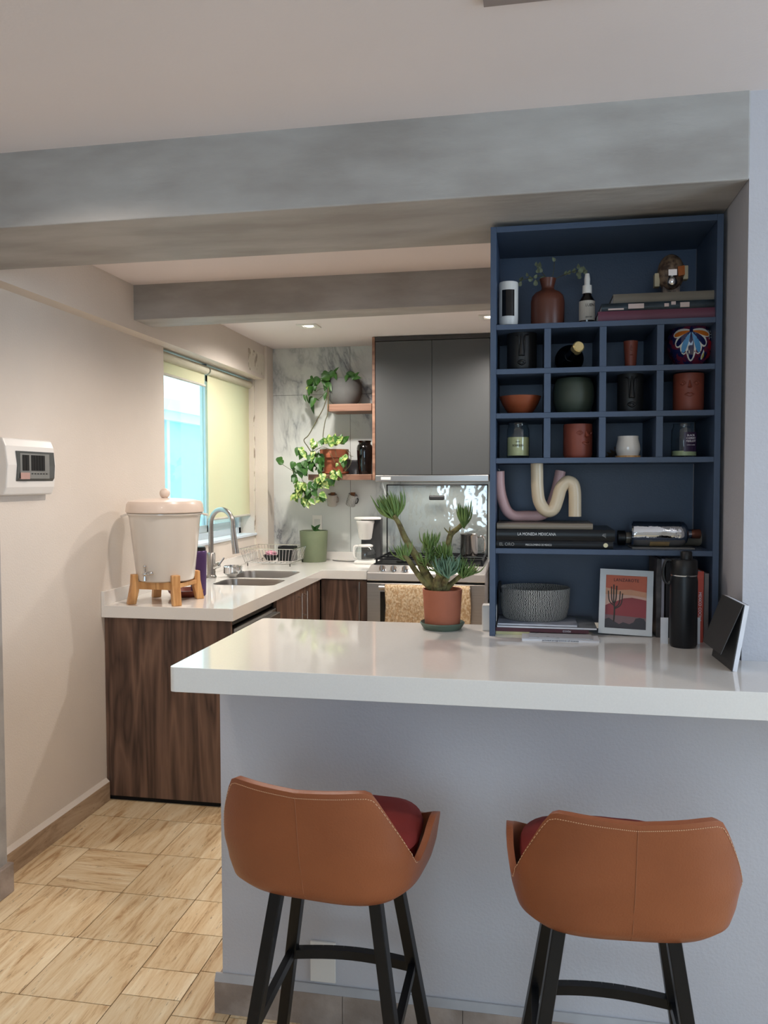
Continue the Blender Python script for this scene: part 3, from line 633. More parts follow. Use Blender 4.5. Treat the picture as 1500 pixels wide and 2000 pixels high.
# black vase and box on the lower shelf
t=thing('ceramic_vase','glossy black ceramic vase on the lower shelf beside the wall cabinet','vase',(at(712.5,900,Y=yp).x,yp,zt2))
k=(at(727,880,Y=yp).x-at(696,880,Y=yp).x)/2; hv=at(711,861,Y=yp).z-zt2
bm=NB(); lathe(bm,[(0,0),(k*.78,0),(k*.82,.01),(k*.98,hv*.6),(k*1.0,hv*.78),(k*.92,hv*.86),(k*.74,hv*.9),(k*.72,hv*.94),(k*.9,hv),(k*.8,hv),(k*.62,hv*.92),(0,hv*.8)],36); obj('body',bm,mat('glossy_black_glaze',(10,10,12),.06,coat=.6),t,smooth=40)
o=obj('card_box',B((-.035,-.02,0),(.035,.02,.10)),mat('grey_card',(120,120,124),.7)); o.location=(at(688,915,Y=5.43).x,5.43,zt2); tagp(o,'small grey and white box behind the terracotta pot, on the lower shelf','box')

# wall mugs
def wallmug(px,label,m,tilt):
    a=at(px,973,Y=5.455); t=thing('hanging_mug',label,'mug',(a.x,5.455,a.z))
    bm=NB(); lathe(bm,[(0,-.055),(.031,-.055),(.034,-.05),(.034,.028),(.029,.028),(.029,-.045),(0,-.048)],24); move(bm,Matrix.Rotation(tilt,4,'Y')@Matrix.Rotation(.25,4,'X')); obj('cup',bm,m,t,smooth=40)
    bm=NB(); tube(bm,cat([(.022,0,.012),(.042,0,.008),(.044,0,-.02),(.025,0,-.03)],5),.004,6); move(bm,Matrix.Rotation(tilt,4,'Y')); obj('handle',bm,m,t,smooth=40)
    obj('leather_tab',B((-.014,.005,.015),(.014,.035,.040)),mat('brown_leather_tab',(140,92,58),.6),t)
wallmug(649,'white mug with fine grey pattern hanging on the tiled wall, left of the pair',uvcheck('fine_grey_pattern',(150,140,130),(216,210,200),120,900,.4),.08)
wallmug(688,'black and white zigzag mug hanging on the tiled wall above the coffee maker',uvcheck('black_white_pattern',(20,20,22),(226,224,220),22,260,.4),.35)
# wall outlet
def outlet(name,label,c,wx,hz,m,dy=-1):
    t=thing(name,label,'outlet',c); obj('cover_plate',B((-wx/2,-.009,-hz/2),(wx/2,.0,hz/2)),m,t,bevel=.002); return t
a=at(620,1022,Y=YB); t=outlet('wall_outlet','white outlet plate on marble tiles behind the green pot',(a.x,YB,a.z),.07,.115,whitep)
obj('socket',B((-.02,-.011,-.03),(.02,-.009,.03)),mat('pale_grey_plastic',(206,204,200),.4),t,bevel=.001)
a=at(632,1876,Y=YW); t=outlet('wall_outlet','blank white plate low on the bar wall behind the left stool',(a.x,YW,a.z),.07,.11,whitep)
# green pot
yg=5.33; a=at(613,1092,Y=yg); xg=a.x
gpz=at(613,1036,Y=yg).z-.9; gr=(at(640,1060,Y=yg).x-at(587,1060,Y=yg).x)/2
t=thing('potted_seedling','small seedling in a tall olive green pot in the counter corner','potted plant',(xg,yg,.9))
bm=NB(); lathe(bm,[(0,0),(gr*.86,0),(gr*.9,.006),(gr,gpz*.9),(gr,gpz),(gr*.92,gpz),(gr*.9,gpz*.9),(0,gpz*.9)],36); obj('pot',bm,mat('olive_green_pot',(116,126,98),.45,var=.05),t,smooth=40)
bm=NB(); lathe(bm,[(gr*.91,gpz*.92),(0,gpz*.94)],24); obj('soil',bm,soil,t)
bm=NB(); b0=Vector((.01,0,gpz*.92))
for d,L_ in (((.5,-.2,.6),.055),((-.3,-.3,.5),.045),((.7,-.4,.1),.04)): leaf(bm,b0+Vector((0,0,.02)),d,(0,-1,.4),L_,L_*.55)
tube(bm,[b0,b0+Vector((0,0,.03))],.002,6); obj('foliage',bm,leafm,t,smooth=60)
# coffee maker
yc_=5.28; xa,xb=at(690,1060,Y=yc_).x,at(741,1060,Y=yc_).x; xm=(xa+xb)/2; hc=at(715,1010,Y=yc_).z-.9
t=thing('coffee_maker','white and black filter coffee maker beside the stove','coffee maker',(xm+.01,yc_,.9))
wx=(xb-xa)
bm=NB(); box(bm,(-wx*.42,-.09,0),(wx*.45,.09,.022)); obj('base',bm,whitep,t,bevel=.006)
bm=NB(); box(bm,(-wx*.28,.02,.02),(wx*.48,.09,hc-.01)); obj('water_tank',bm,mat('dark_grey_plastic',(58,58,58),.4),t,bevel=.006)
bm=NB(); lathe(bm,[(wx*.5,hc-.014),(wx*.51,hc-.006),(wx*.48,hc),(0,hc+.001)],30,sy=.85); obj('lid',bm,whitep,t,smooth=40)
bm=NB(); lathe(bm,[(wx*.20,hc*.52),(wx*.24,hc*.55),(wx*.32,hc*.86),(wx*.34,hc*.88),(wx*.34,hc*.93),(0,hc*.93)],28,c=(-.012,-.02,0)); obj('filter_holder',bm,whitep,t,smooth=40)
bm=NB(); lathe(bm,[(wx*.30,.024),(wx*.38,.035),(wx*.40,.07),(wx*.33,.105),(wx*.27,.115)],30,c=(-.012,-.02,0)); cf=obj('carafe',bm,glassy('carafe_glass',(.93,.95,.95),.02,.9),t,smooth=40)
bm=NB(); lathe(bm,[(wx*.28,.112),(wx*.29,.122),(wx*.2,.128),(0,.13)],30,c=(-.012,-.02,0)); h_=NB(); obj('carafe_lid',bm,whitep,cf,smooth=40); h_.free()
bm=NB(); tube(bm,cat([(-.055,-.03,.118),(-.085,-.035,.112),(-.088,-.035,.05),(-.07,-.03,.03)],5),.007,8); obj('carafe_handle',bm,whitep,cf,smooth=40)
bm=NB(); P=[at(640,1092,Y=5.36),at(660,1096,Z=.903),at(685,1093,Z=.903),at(700,1090,Z=.903)]
P=[(xg+gr+.02,5.40,.903),(xg+gr+.08,5.36,.903),(xm-.13,5.35,.903),(xm-.06,5.38,.903)]
tube(bm,cat(P,6),.0025,6); obj('power_cord',bm,blackp,t,w=True,smooth=60)

# ---------------------------------------------------------------- stove, lid, pot, towel
X0,X1,YF=-.985,-.262,4.80
sv=thing('gas_stove','stainless steel gas stove with glass lid raised','stove',((X0+X1)/2,5.1,0))
obj('body',B((X0,YF+.03,.05),(X1,5.43,.895)),steel,sv,w=True,bevel=.003)
bm=NB(); prism(bm,[(X0,YF-.005,.843),(X0,YF-.005,.893),(X0,YF+.11,.928),(X0,5.42,.928),(X0,5.42,.843)],(X1-X0,0,0)); obj('cooktop',bm,mat('pale_steel',(212,208,204),.25,.7,var=.02),sv,w=True,bevel=.004)
obj('oven_gap',B((X0+.004,YF-.0,.832),(X1-.004,YF+.03,.842)),darkgap,sv,w=True)
dr=obj('oven_door',B((X0,YF-.012,.20),(X1,YF+.03,.831)),steel,sv,w=True,bevel=.004)
obj('oven_glass',B((X0+.085,YF-.016,.30),(X1-.085,YF-.011,.778)),mat('black_oven_glass',(8,8,9),.08),sv,w=True)
bm=NB(); tube(bm,[(X0+.085,YF-.055,.808),(X1-.085,YF-.055,.808)],.014,12)
for x in (X0+.10,X1-.10): box(bm,(x-.01,YF-.055,.798),(x+.01,YF-.01,.818))
obj('oven_handle',bm,steel,sv,w=True,smooth=40)
for px in (748,770,792,880,903,925):
    x=at(px,1100,Y=YF+.05).x; bm=NB(); tube(bm,[(0,0,0),(0,-.010,.004)],.021,16); tube(bm,[(0,-.010,.004),(0,-.030,.011)],.016,14); box(bm,(-.004,-.036,-.004),(.004,-.028,.025))
    obj('knob',bm,chrome,sv,w=False,smooth=40,loc=(x-sv.location.x,YF+.035-sv.location.y,.912))
bm=NB()
for gx0,gx1 in ((X0+.03,X0+.35),(X0+.37,X1-.03)):
    for y in (4.96,5.10,5.24,5.38): bar(bm,(gx0,y,.962),(gx1,y,.962),.009,.012)
    for x in (gx0,(gx0+gx1)/2,gx1): bar(bm,(x,4.955,.960),(x,5.385,.960),.009,.012)
    for x in (gx0,gx1):
        for y in (4.96,5.38): box(bm,(x-.006,y-.006,.928),(x+.006,y+.006,.96))
obj('burner_grate',bm,blackm,sv,w=True)
obj('hob_tray',B((X0+.02,4.93,.928),(X1-.02,5.41,.935)),blackm,sv,w=True)
for bx,by in ((X0+.19,5.03),(X0+.19,5.30),(X1-.19,5.03),(X1-.19,5.30)):
    bm=NB(); lathe(bm,[(.045,0),(.045,.012),(.03,.018),(0,.02)],20); obj('burner',bm,blackp,sv,w=False,smooth=40,loc=(bx-sv.location.x,by-sv.location.y,.935))
zl=at(850,946,Y=5.41).z; yl=5.415; xl0=at(756,1000,Y=yl).x; xl1=at(952,1000,Y=yl).x
ldm=glassy('lid_glass',(.95,.97,.97),.04,.82)
bm=NB(); box(bm,(xl0,yl,.945),(xl1,yl+.006,zl))
gl=obj('glass_lid',bm,ldm,sv,w=True)
# gently wavy glass
nt=ldm.node_tree; nzz=nt.nodes.new('ShaderNodeTexNoise'); nzz.inputs['Scale'].default_value=9; bpn=nt.nodes.new('ShaderNodeBump'); bpn.inputs['Strength'].default_value=.25; bpn.inputs['Distance'].default_value=.02
tcc=nt.nodes.new('ShaderNodeTexCoord'); nt.links.new(tcc.outputs['Object'],nzz.inputs['Vector']); nt.links.new(nzz.outputs['Fac'],bpn.inputs['Height']); nt.links.new(bpn.outputs[0],[n for n in nt.nodes if n.type=='BSDF_GLOSSY'][0].inputs['Normal'])
bm=NB()
for a,b in (((xl0-.004,yl-.004,zl-.008),(xl1+.004,yl+.008,zl)),((xl0-.004,yl-.004,.94),(xl0+.004,yl+.008,zl)),((xl1-.004,yl-.004,.94),(xl1+.004,yl+.008,zl)),((xl0,yl-.004,.94),(xl1,yl+.008,.955))): box(bm,a,b)
obj('lid_frame',bm,blackp,sv,w=True,bevel=.001)
a=at(853,972,Y=yl-.01); obj('lid_grip',B((a.x-.052,yl-.03,a.z-.016),(a.x+.052,yl-.0045,a.z+.016)),blackp,sv,w=True,bevel=.008)
# steel jug
yj=5.20; a=at(916,1083,Y=yj); rj=(at(934,1060,Y=yj).x-at(898,1060,Y=yj).x)/2
t=thing('milk_pan','small straight-sided steel milk pot on the rear right burner','pot',(a.x,yj,.969)); hj=at(916,1043,Y=yj).z-.969
bm=NB(); lathe(bm,[(0,0),(rj*.94,0),(rj*.96,.004),(rj*.94,hj*.95),(rj*1.03,hj),(rj*.9,hj*.97),(rj*.88,.01),(0,.008)],32); obj('pan',bm,mat('polished_steel',(205,202,198),.18,1,var=.01),t,smooth=40)
bm=NB(); tube(bm,cat([(rj*.95,-.0,hj*.85),(rj+.030,-.012,hj*.9),(rj+.044,-.015,hj*.6),(rj+.040,-.015,hj*.2),(rj+.028,-.01,hj*.18)],5),.004,8); obj('handle',bm,chrome,t,smooth=40)
# towel over the oven handle
xt0,xt1=at(752,1160,Y=YF-.075).x,at(918,1160,Y=YF-.075).x
bm=NB(); nx=60; prof=[(YF-.038,.50),(YF-.038,.70),(YF-.038,.808),(YF-.043,.821),(YF-.055,.8262),(YF-.067,.821),(YF-.0725,.808),(YF-.073,.70),(YF-.072,.6),(YF-.073,.5),(YF-.074,.36)]
rows=[]
for j,(y,z) in enumerate(prof):
    row=[]
    for i in range(nx+1):
        u=i/nx; wv=.0045*math.sin(u*38+.8*math.sin(u*9)+z*4)*(.25 if 2<=j<=6 else 1); row.append(bm.verts.new((xt0+(xt1-xt0)*u+.004*math.sin(z*20),y-abs(wv)*(1 if j>5 else -.3),z)))
    rows.append(row)
for a,b in zip(rows,rows[1:]):
    for i in range(nx): bm.faces.new((a[i],a[i+1],b[i+1],b[i]))
o=obj('kitchen_towel',bm,mat('tan_patterned_towel',(214,192,160),.95,col2=(186,154,116),scale=70,bump=.8,bscale=60,detail=6,lo=.42,hi=.58,stretch=(1.6,1,1)),smooth=60); o.modifiers.new('thick','SOLIDIFY').thickness=.003; o.modifiers['thick'].offset=1
tagp(o,'tan patterned towel draped over the oven handle','towel')

# ---------------------------------------------------------------- wall cabinet and hood
YC=5.155; xc0=at(727.2,800,Y=YC).x; zc1=ZK-.004; zcb=at(727,938,Y=YC).z; zd=at(850,927,Y=YC).z; zdt=at(733,668,Y=YC).z
ca=thing('wall_cabinet','tall grey two-door wall cabinet above the stove','cabinet',((xc0+.1)/2,5.3,zcb))
bm=NB(); box(bm,(xc0,YC-.004,zcb),(xc0+.018,YB-.002,zc1)); obj('side_panel',bm,walnuth,ca,w=True,bevel=.0008)
bm=NB(); box(bm,(xc0+.018,YC,zdt+.004),(.10,YB-.002,zc1)); box(bm,(xc0+.018,YC+.02,zd+.0),(.10,YB-.002,zdt)); obj('body',bm,mat('dark_cabinet_body',(60,58,56),.5),ca,w=True)
xd=at(843.5,800,Y=YC).x; xe=at(956,800,Y=YC).x
obj('door',B((xc0+.021,YC-.001,zd),(xd-.0015,YC+.018,zdt)),greyc,ca,w=True,bevel=.001)
obj('door',B((xd+.0015,YC-.001,zd),(xe,YC+.018,zdt)),greyc,ca,w=True,bevel=.001)
ho=thing('range_hood','slim steel range hood strip beneath the grey wall cabinet','range hood',(-.6,5.3,zd-.05))
obj('hood_body',B((xc0+.020,YC-.004,at(850,940.5,Y=YC).z),(xe-.004,5.44,zd-.003)),steel,ho,w=True,bevel=.003)
a,b=at(744,931.5,Y=YC-.005),at(763,937,Y=YC-.005); obj('badge',B((a.x,YC-.0065,b.z),(b.x,YC-.0045,a.z)),whitep,ho,w=True)

# ---------------------------------------------------------------- ceiling fittings
for px,py,z,lab in ((603,636,ZK,'square recessed ceiling spotlight near the window'),(957,618,ZK,'recessed ceiling spotlight half hidden by the blue shelf')):
    a=at(px,py,Z=z); t=thing('recessed_spotlight',lab,'ceiling light',(a.x,a.y,z)); s=.062
    bm=NB()
    for q in (((-s,-s,-.006),(s,-s+.028,0)),((-s,s-.028,-.006),(s,s,0)),((-s,-s+.028,-.006),(-s+.028,s-.028,0)),((s-.028,-s+.028,-.006),(s,s-.028,0))): box(bm,*q)
    obj('frame',bm,whitep,t)
    em=NT('lamp_glow_'+str(px)); em.b.inputs['Emission Color'].default_value=(1,.93,.8,1); em.b.inputs['Emission Strength'].default_value=4
    bm=NB(); lathe(bm,[(0,-.002),(.030,-.002),(.030,0)],20); obj('bulb',bm,em.m,t)
a=at(945,6,Z=ZC); o=obj('ceiling_vent',B((a.x,a.y-.3,ZC-.008),(a.x+.30,a.y,ZC-.0)),mat('grey_vent',(150,138,134),.6)); tagp(o,'grey ceiling plate at the top edge, in front of the concrete beam','vent')

# ---------------------------------------------------------------- fuse box on the left wall
x1_=-1.901
t=thing('fuse_box','white electrical panel with smoked window on the left wall','electrical panel',(x1_,2.76,1.52))
y0,y1,z0,z1=-.165,.135,-.112,.100
bm=NB(); prism(bm,[(0,y0,z0),(.028,y0,z0),(.040,y0,z0+.03),(.048,y0,0),(.040,y0,z1-.03),(.028,y0,z1),(0,y0,z1)],(0,y1-y0,0)); obj('housing',bm,whitep,t,bevel=.006)
bm=NB(); ya_,yb_,za_,zb_=-.112,.118,-.060,.052
prism(bm,[(.042,ya_,za_),(.050,ya_,za_+.012),(.053,ya_,0),(.049,ya_,zb_),(.042,ya_,zb_)],(0,yb_-ya_,0)); obj('smoked_cover',bm,mat('smoked_plastic',(88,90,88),.12),t)
bm=NB(); 
for i in range(2): box(bm,(.052,-.088+i*.02,-.02),(.0560,-.07+i*.02,.038))
for i in range(5): box(bm,(.052,-.035+i*.017,-.02),(.0560,-.020+i*.017,.038))
obj('breakers',bm,blackp,t)
obj('label_sheet',B((.050,-.100,-.050),(.0538,.080,.044)),mat('grey_label_sheet',(128,128,124),.4),t)
bm=NB()
for i in range(6): box(bm,(.0536,-.035+i*.018,-.034),(.0542,-.024+i*.018,-.030))
obj('printed_marks',bm,blackp,t)
bm=NB(); box(bm,(.048,-.10,-.052),(.0545,-.045,-.028)); obj('warning_sticker',bm,mat('pink_sticker',(186,150,140),.5),t)

# ---------------------------------------------------------------- bar counter
o=obj('bar_countertop',plate([(1.02,1.737),(1.02,YW-.001),(XP-.001,YW-.001),(XP-.001,2.411)]+rrect(-.8325,1.737,1.02,2.411,.014,4)[5:15],[],ZB,ZT),quartz,bevel=.002); tagp(o,'thick glossy white quartz bar top in the foreground','countertop')
t=thing('power_box','small white box at the left foot of the blue shelf','box',(at(950,1238,Y=2.33).x,2.33,ZT))
bm=NB(); box(bm,(-.012,-.02,0),(.03,.02,.075)); obj('casing',bm,whitep,t,bevel=.004)

# ---------------------------------------------------------------- succulent
a=at(864,1234,Z=ZT); ys_=2.33; xs_=at(864,1225,Y=ys_).x
sc_=thing('potted_succulent','branching finger-leaved succulent in a terracotta pot on the bar top','potted plant',(xs_,ys_,ZT))
def w2(px,Y=ys_): return at(px,1200,Y=Y).x
rs_=(w2(905)-w2(822))/2*.93; hz_=at(864,1155,Y=ys_-rs_*.9).z-ZT
sm=mat('green_glazed_saucer',(82,98,84),.5,var=.03)
bm=NB(); k=(w2(907)-w2(820))/2; lathe(bm,[(0,0),(k*.80,0),(k*.86,.003),(k,.018),(k*.97,.021),(k*.84,.008),(0,.007)],48); obj('saucer',bm,sm,sc_,smooth=40)
bm=NB(); lathe(bm,[(0,.008),(rs_*.86,.008),(rs_*.88,.012),(rs_,hz_),(rs_*.97,hz_+.001),(rs_*.93,hz_),(rs_*.92,hz_-.015),(0,hz_-.015)],48); obj('pot',bm,terra,sc_,smooth=40)
bm=NB(); lathe(bm,[(rs_*.925,hz_-.012),(rs_*.4,hz_-.006),(0,hz_-.003)],30); obj('soil',bm,soil,sc_)
def F3(x,y): return (700+x/5.769,930+y/5.769)
bm=NB(); YS=ys_-.01
def br(pts,r,dy=0): tube(bm,cat([at(*F3(x,y),Y=YS+dy*i/(len(pts)-1)) for i,(x,y) in enumerate(pts)],5),r,9)
br([(880,1290),(830,1210),(760,1100),(690,960),(600,820),(520,680),(460,540),(400,440)],[.0135,.0145,.013,.012,.0105,.009,.0075,.006],-.02)
br([(850,1280),(740,1190),(640,1060),(560,940),(510,890)],[.010,.009,.008,.007,.006],-.05)
br([(920,1290),(930,1150),(880,1010),(810,850),(790,760)],[.018,.014,.008,.006,.005],.03)
br([(930,1280),(960,1100),(980,930),(1010,790),(1040,660),(1120,590),(1190,520)],[.02,.012,.009,.009,.0085,.0075,.006],.02)
br([(960,1290),(1040,1220),(1120,1150),(1200,1090)],[.013,.008,.007,.006],-.04)
br([(900,1300),(910,1200),(960,1100),(1010,1060)],[.022,.020,.012,.008],-.05)
br([(940,1300),(960,1220),(1000,1150)],[.014,.010,.008],-.05); br([(820,1010),(760,990),(730,930)],[.005,.004,.003],-.02)
br([(1040,650),(1000,620),(965,580)],[.003,.0025,.001]); br([(1030,650),(1028,600),(1033,570)],[.003,.002,.001])
obj('stem',bm,barkm,sc_,w=True,smooth=60)
bm=NB(); rn=random.Random(5)
def ros(cx,cy,dx,dy_,L,n,spread,mi=0,rad=.0036,dyy=0):
    c=at(*F3(cx,cy),Y=YS+dyy); ax=(at(*F3(cx+dx*100,cy+dy_*100),Y=YS+dyy)-c).normalized(); s1=ax.cross(Vector((0,1,0))).normalized(); s2=ax.cross(s1)
    n=int(n*1.45); rad=rad*.72
    for i in range(n):
        an=2*PI*i/n*2.4+rn.random(); sp=spread*rn.uniform(.25,1); b=c-ax*rn.uniform(0,.018)
        o_=(s1*math.cos(an)+s2*math.sin(an)); l=L*rn.uniform(.7,1.1)
        p1=b+ax*l*.4+o_*sp*l*.75; p2=b+ax*l+o_*sp*l*1.0
        tube(bm,cat([b,p1,p2],4),[rad*.7,rad,rad*.95,rad*.7,.0004],6,mi)
ros(400,440,-.35,-1,.072,34,.75,0,.0042); ros(370,400,-.5,-1,.06,18,.5,0,.004); ros(420,430,-.1,-1,.06,12,.6); ros(1190,520,.0,-1,.062,26,.55,0,.004); ros(1185,500,-.1,-1,.05,12,.4)
ros(510,890,-.2,-1,.044,26,.9,0,.0028,-.04); ros(800,770,.1,-1,.044,26,.75,0,.003); ros(810,850,.2,-1,.038,20,1.0,0,.003); ros(860,900,.3,-1,.034,14,1.2,0,.003)
ros(980,900,.0,-1,.045,28,.85,0,.0032,-.01); ros(950,860,-.3,-1,.038,18,.9,0,.003); ros(1010,1080,-.05,-1,.05,34,1.0,1,.0038,-.06); ros(1010,1060,.4,-1,.046,18,.8,1,.0038,-.06); ros(960,1040,-.6,-1,.04,12,.7,1,.0035,-.06)
ros(1200,1090,.4,-1,.044,30,1.1,0,.003,-.04); ros(1180,1060,-.3,-1,.04,14,1.0,0,.003,-.04); ros(740,950,-.2,-1,.03,16,1.1,0,.0024,-.03); ros(880,1010,-.2,-1,.03,14,1.2,0,.0024,-.02); ros(1100,1010,.1,-1,.035,14,1.1,0,.0026,-.02)
ros(760,790,.2,-1,.02,6,.8,0,.002); ros(930,1060,0,-1,.03,12,1.2,0,.0025,-.05)
obj('foliage',bm,[sucm,sucb],sc_,w=True,smooth=60)

# ---------------------------------------------------------------- blue shelf unit
xs0,xs1,ys0,ys1,zt=-.1105,.4935,2.2388,2.506,2.1548
ZA,ZBb,ZCc,ZD,ZE=1.8889,1.7674,1.6461,1.5224,1.2719
su=thing('shelf_unit','tall dark blue shelf unit with cubbyholes standing on the bar top','shelf unit',((xs0+xs1)/2,2.37,ZT))
tk=.016
obj('side_panel',B((xs0,ys0,ZT),(xs0+tk,ys1,zt)),blue,su,w=True,bevel=.001)
obj('side_panel',B((xs1-tk,ys0,ZT),(xs1,ys1,zt)),blue,su,w=True,bevel=.001)
obj('top_panel',B((xs0+tk,ys0,zt-tk),(xs1-tk,ys1,zt)),blue,su,w=True,bevel=.001)
obj('back_panel',B((xs0+tk,ys1,ZT),(xs1-tk,ys1+.008,zt)),blue,su,w=True)
for z in (ZA,ZBb,ZCc,ZD,ZE): obj('shelf_board',B((xs0+tk,ys0+.002,z-.0145),(xs1-tk,ys1,z)),blue,su,w=True,bevel=.0008)
xd_=[at(p,680,Y=ys0).x for p in (1069.5,1178,1290.5)]
for lo,hi in ((ZBb,ZA),(ZCc,ZBb),(ZD,ZCc)):
    for x in xd_: obj('divider',B((x-.009,ys0+.004,lo),(x+.009,ys1,hi-.0145)),blue,su,w=True,bevel=.0008)

def meas(xl,xr,ytop,Y,z0):
    "centre x, half width and height of a thing standing at depth Y"
    a,b=at(xl,(ytop+900)/2,Y=Y).x,at(xr,(ytop+900)/2,Y=Y).x; return (a+b)/2,(b-a)/2,at((xl+xr)/2,ytop,Y=Y).z-z0
Yi=2.33
# --- top compartment
x,r,h=meas(973.5,1011.5,553,Yi,ZA); t=thing('security_camera','white cylinder security camera at the left end of the top shelf','camera',(x,Yi,ZA))
bm=NB(); lathe(bm,[(r*.2,.010),(r*.9,.013),(r*.98,.02),(r,.03),(r,h-.004),(r*.96,h),(0,h)],32); obj('housing',bm,whitep,t,smooth=40)
bm=NB(); lathe(bm,[(0,0),(r*.98,0),(r*.9,.005),(r*.3,.008),(r*.25,.012)],28); obj('foot',bm,whitep,t,smooth=40)
bm=NB()
for i in range(9):
    a0=-PI/2-.66+1.32*i/9; a1=-PI/2-.66+1.32*(i+1)/9; q=[(math.cos(b)*(r+.0006),math.sin(b)*(r+.0006),z) for b,z in ((a0,h*.27),(a1,h*.27),(a1,h*.82),(a0,h*.82))]; prism(bm,q,(0,-.0006,0))
obj('lens_window',bm,mat('black_lens',(6,6,8),.12),t)
Yv=2.36; x,r,h=meas(1036,1102,545,Yv,ZA); t=thing('bottle_vase','brown clay vase with dried eucalyptus sprigs on the top shelf','vase',(x,Yv,ZA))
bm=NB(); lathe(bm,[(0,0),(r*.95,0),(r*.98,.006),(r,h*.55),(r*.93,h*.66),(r*.75,h*.73),(r*.42,h*.78),(r*.36,h*.82),(r*.40,h*.88),(r*.50,h),(r*.42,h),(r*.28,h*.84),(0,h*.8)],40); obj('body',bm,mat('brown_clay',(98,54,40),.35,var=.05),t,smooth=40)
def F4(x,y): return (960+x/6.25,480+y/6.25)
dry=mat('dried_eucalyptus',(112,122,96),.7,col2=(84,86,66),scale=60)
bm=NB(); 
def stp(pts,Y,r_): tube(bm,cat([at(*F4(a_,b_),Y=Y) for a_,b_ in pts],5),r_,5)
for pts in ([(690,430),(600,370),(500,390),(400,410),(330,430)],[(700,420),(620,330),(560,260)],[(690,430),(750,350),(770,160)],[(710,430),(830,380),(950,330),(1090,290),(1150,290)],[(680,430),(540,430),(520,470)]): stp(pts,Yv,.0009)
vs_=obj('stem',bm,stemm,t,w=True)
bm=NB(); rn=random.Random(2)
for (cx,cy,s) in ((350,400,60),(340,460,60),(480,400,70),(580,240,80),(600,290,70),(610,390,70),(640,400,60),(540,450,70),(530,370,50),(440,350,45),(770,160,55),(900,330,55),(940,320,55),(1000,300,60),(1050,330,75),(1080,290,75),(1120,290,75),(1060,250,60),(1140,320,55),(1070,370,65),(545,220,50),(560,300,60)):
    a=at(*F4(cx,cy+s*.45),Y=Yv+rn.uniform(-.02,.02)); an=rn.uniform(-.7,.7); L_=s/6.25/690*1.0
    leaf(bm,a,(math.sin(an),-.2,math.cos(an)),(rn.uniform(-.5,.5),-1,.2),L_,L_*.8,0,.1,.1)
obj('dried_leaves',bm,dry,t,w=True,smooth=60)
x,r,h=meas(1130,1161,535,Yi,ZA); t=thing('spray_bottle','dark spray bottle with a white cap and pale label on the top shelf','spray bottle',(x,Yi,ZA))
bm=NB(); lathe(bm,[(0,0),(r*.95,0),(r,.004),(r,h*.42),(r*.95,h*.5),(r*.55,h*.6),(r*.5,h*.66),(0,h*.66)],32); obj('glass_body',bm,mat('dark_amber_glass',(14,10,10),.06,coat=.5),t,smooth=40)
bm=NB(); lathe(bm,[(r*.6,h*.63),(r*.62,h*.64),(r*.58,h*.78),(r*.36,h*.79),(r*.38,h*.90),(r*.28,h),(0,h)],24); obj('spray_cap',bm,whitep,t,smooth=40)
def wrap(r,z0,z1,a0,a1,n=10,off=.0006):
    bm=NB()
    for i in range(n):
        b0=a0+(a1-a0)*i/n; b1=a0+(a1-a0)*(i+1)/n; q=[bm.verts.new((math.cos(b)*rr3,math.sin(b)*rr3,z)) for rr3 in (r+off,r+off*.3) for b,z in ((b0,z0),(b1,z0),(b1,z1),(b0,z1))]
        bm.faces.new(q[:4]); bm.faces.new(q[4:][::-1])
    return bm
obj('label',wrap(r,h*.12,h*.48,-PI*.95,-PI*.08),mat('kraft_label',(196,188,176),.7),t)
ink=mat('dark_ink',(40,36,36),.8)
text('lettering','LUEN',.011,ink,t,(x+r*.3,Yi-r*.96-.001,ZA+h*.39),FACE,sx=.9); text('lettering','BODY MIST',.005,ink,t,(x+.004,Yi-r-.001,ZA+h*.17),FACE,sx=.7)
# books on the top shelf
def book(name,label,x0,x1,y0,y1,z0,z1,cover,spine=None,group=None,pg=True,cat_='book'):
    t=thing(name,label,cat_,((x0+x1)/2,(y0+y1)/2,z0),group=group); hx,hy,hz=(x1-x0)/2,(y1-y0)/2,z1-z0; c=min(.0025,hz*.15)
    bm=NB(); box(bm,(-hx,-hy,0),(hx,hy,c)); box(bm,(-hx,-hy,hz-c),(hx,hy,hz)); box(bm,(-hx,-hy,c),(hx,-hy+c,hz-c)); prism(bm,[(-hx,-hy-.0026*math.sin(PI*i/10),hz*i/10) for i in range(11)],(2*hx,0,0)); obj('cover',bm,cover,t,bevel=min(.001,c*.4))
    obj('pages',B((-hx+.002,-hy+c,c),(hx-.003,hy-.003,hz-c)),paper,t); return t
def zpx(px,py,Y): return at(px,py,Y=Y).z
yb0=2.255; BX=lambda p,Y=yb0: at(p,600,Y=Y).x
z=ZA; z_1=z+.0285; z_2=z_1+.0215; z_3=z_2+.025
book('picture_book','maroon hardback book, lowest in the pile on the top shelf',BX(1168),BX(1397),yb0,2.44,z,z_1-.0005,mat('maroon_cover',(98,48,66),.5))
t=book('picture_book','dark glossy patterned book in the middle of the top-shelf pile',BX(1175),BX(1396),yb0+.004,2.44,z_1,z_2-.0005,mat('dark_teal_gloss',(30,46,56),.3,var=.3,scale=30,spec=.4))
for (a_,b_,c_,d_) in ((.24,.38,.2,.8),(.56,.60,.3,.7),(.7,.78,.15,.75),(.62,.66,.5,.9),(.06,.2,.1,.3)):
    W_=BX(1396)-BX(1175); bm=NB(); box(bm,(-W_/2+a_*W_,-.0960,c_*.021),(-W_/2+b_*W_,-.0920,d_*.021)); obj('spine_picture',bm,mat('pale_print',(196,176,170),.5),t)
book('picture_book','grey-brown cloth book on top of the pile under the stone ornament',BX(1198),BX(1398),yb0+.01,2.43,z_2,z_3,mat('taupe_cloth',(112,104,92),.6))
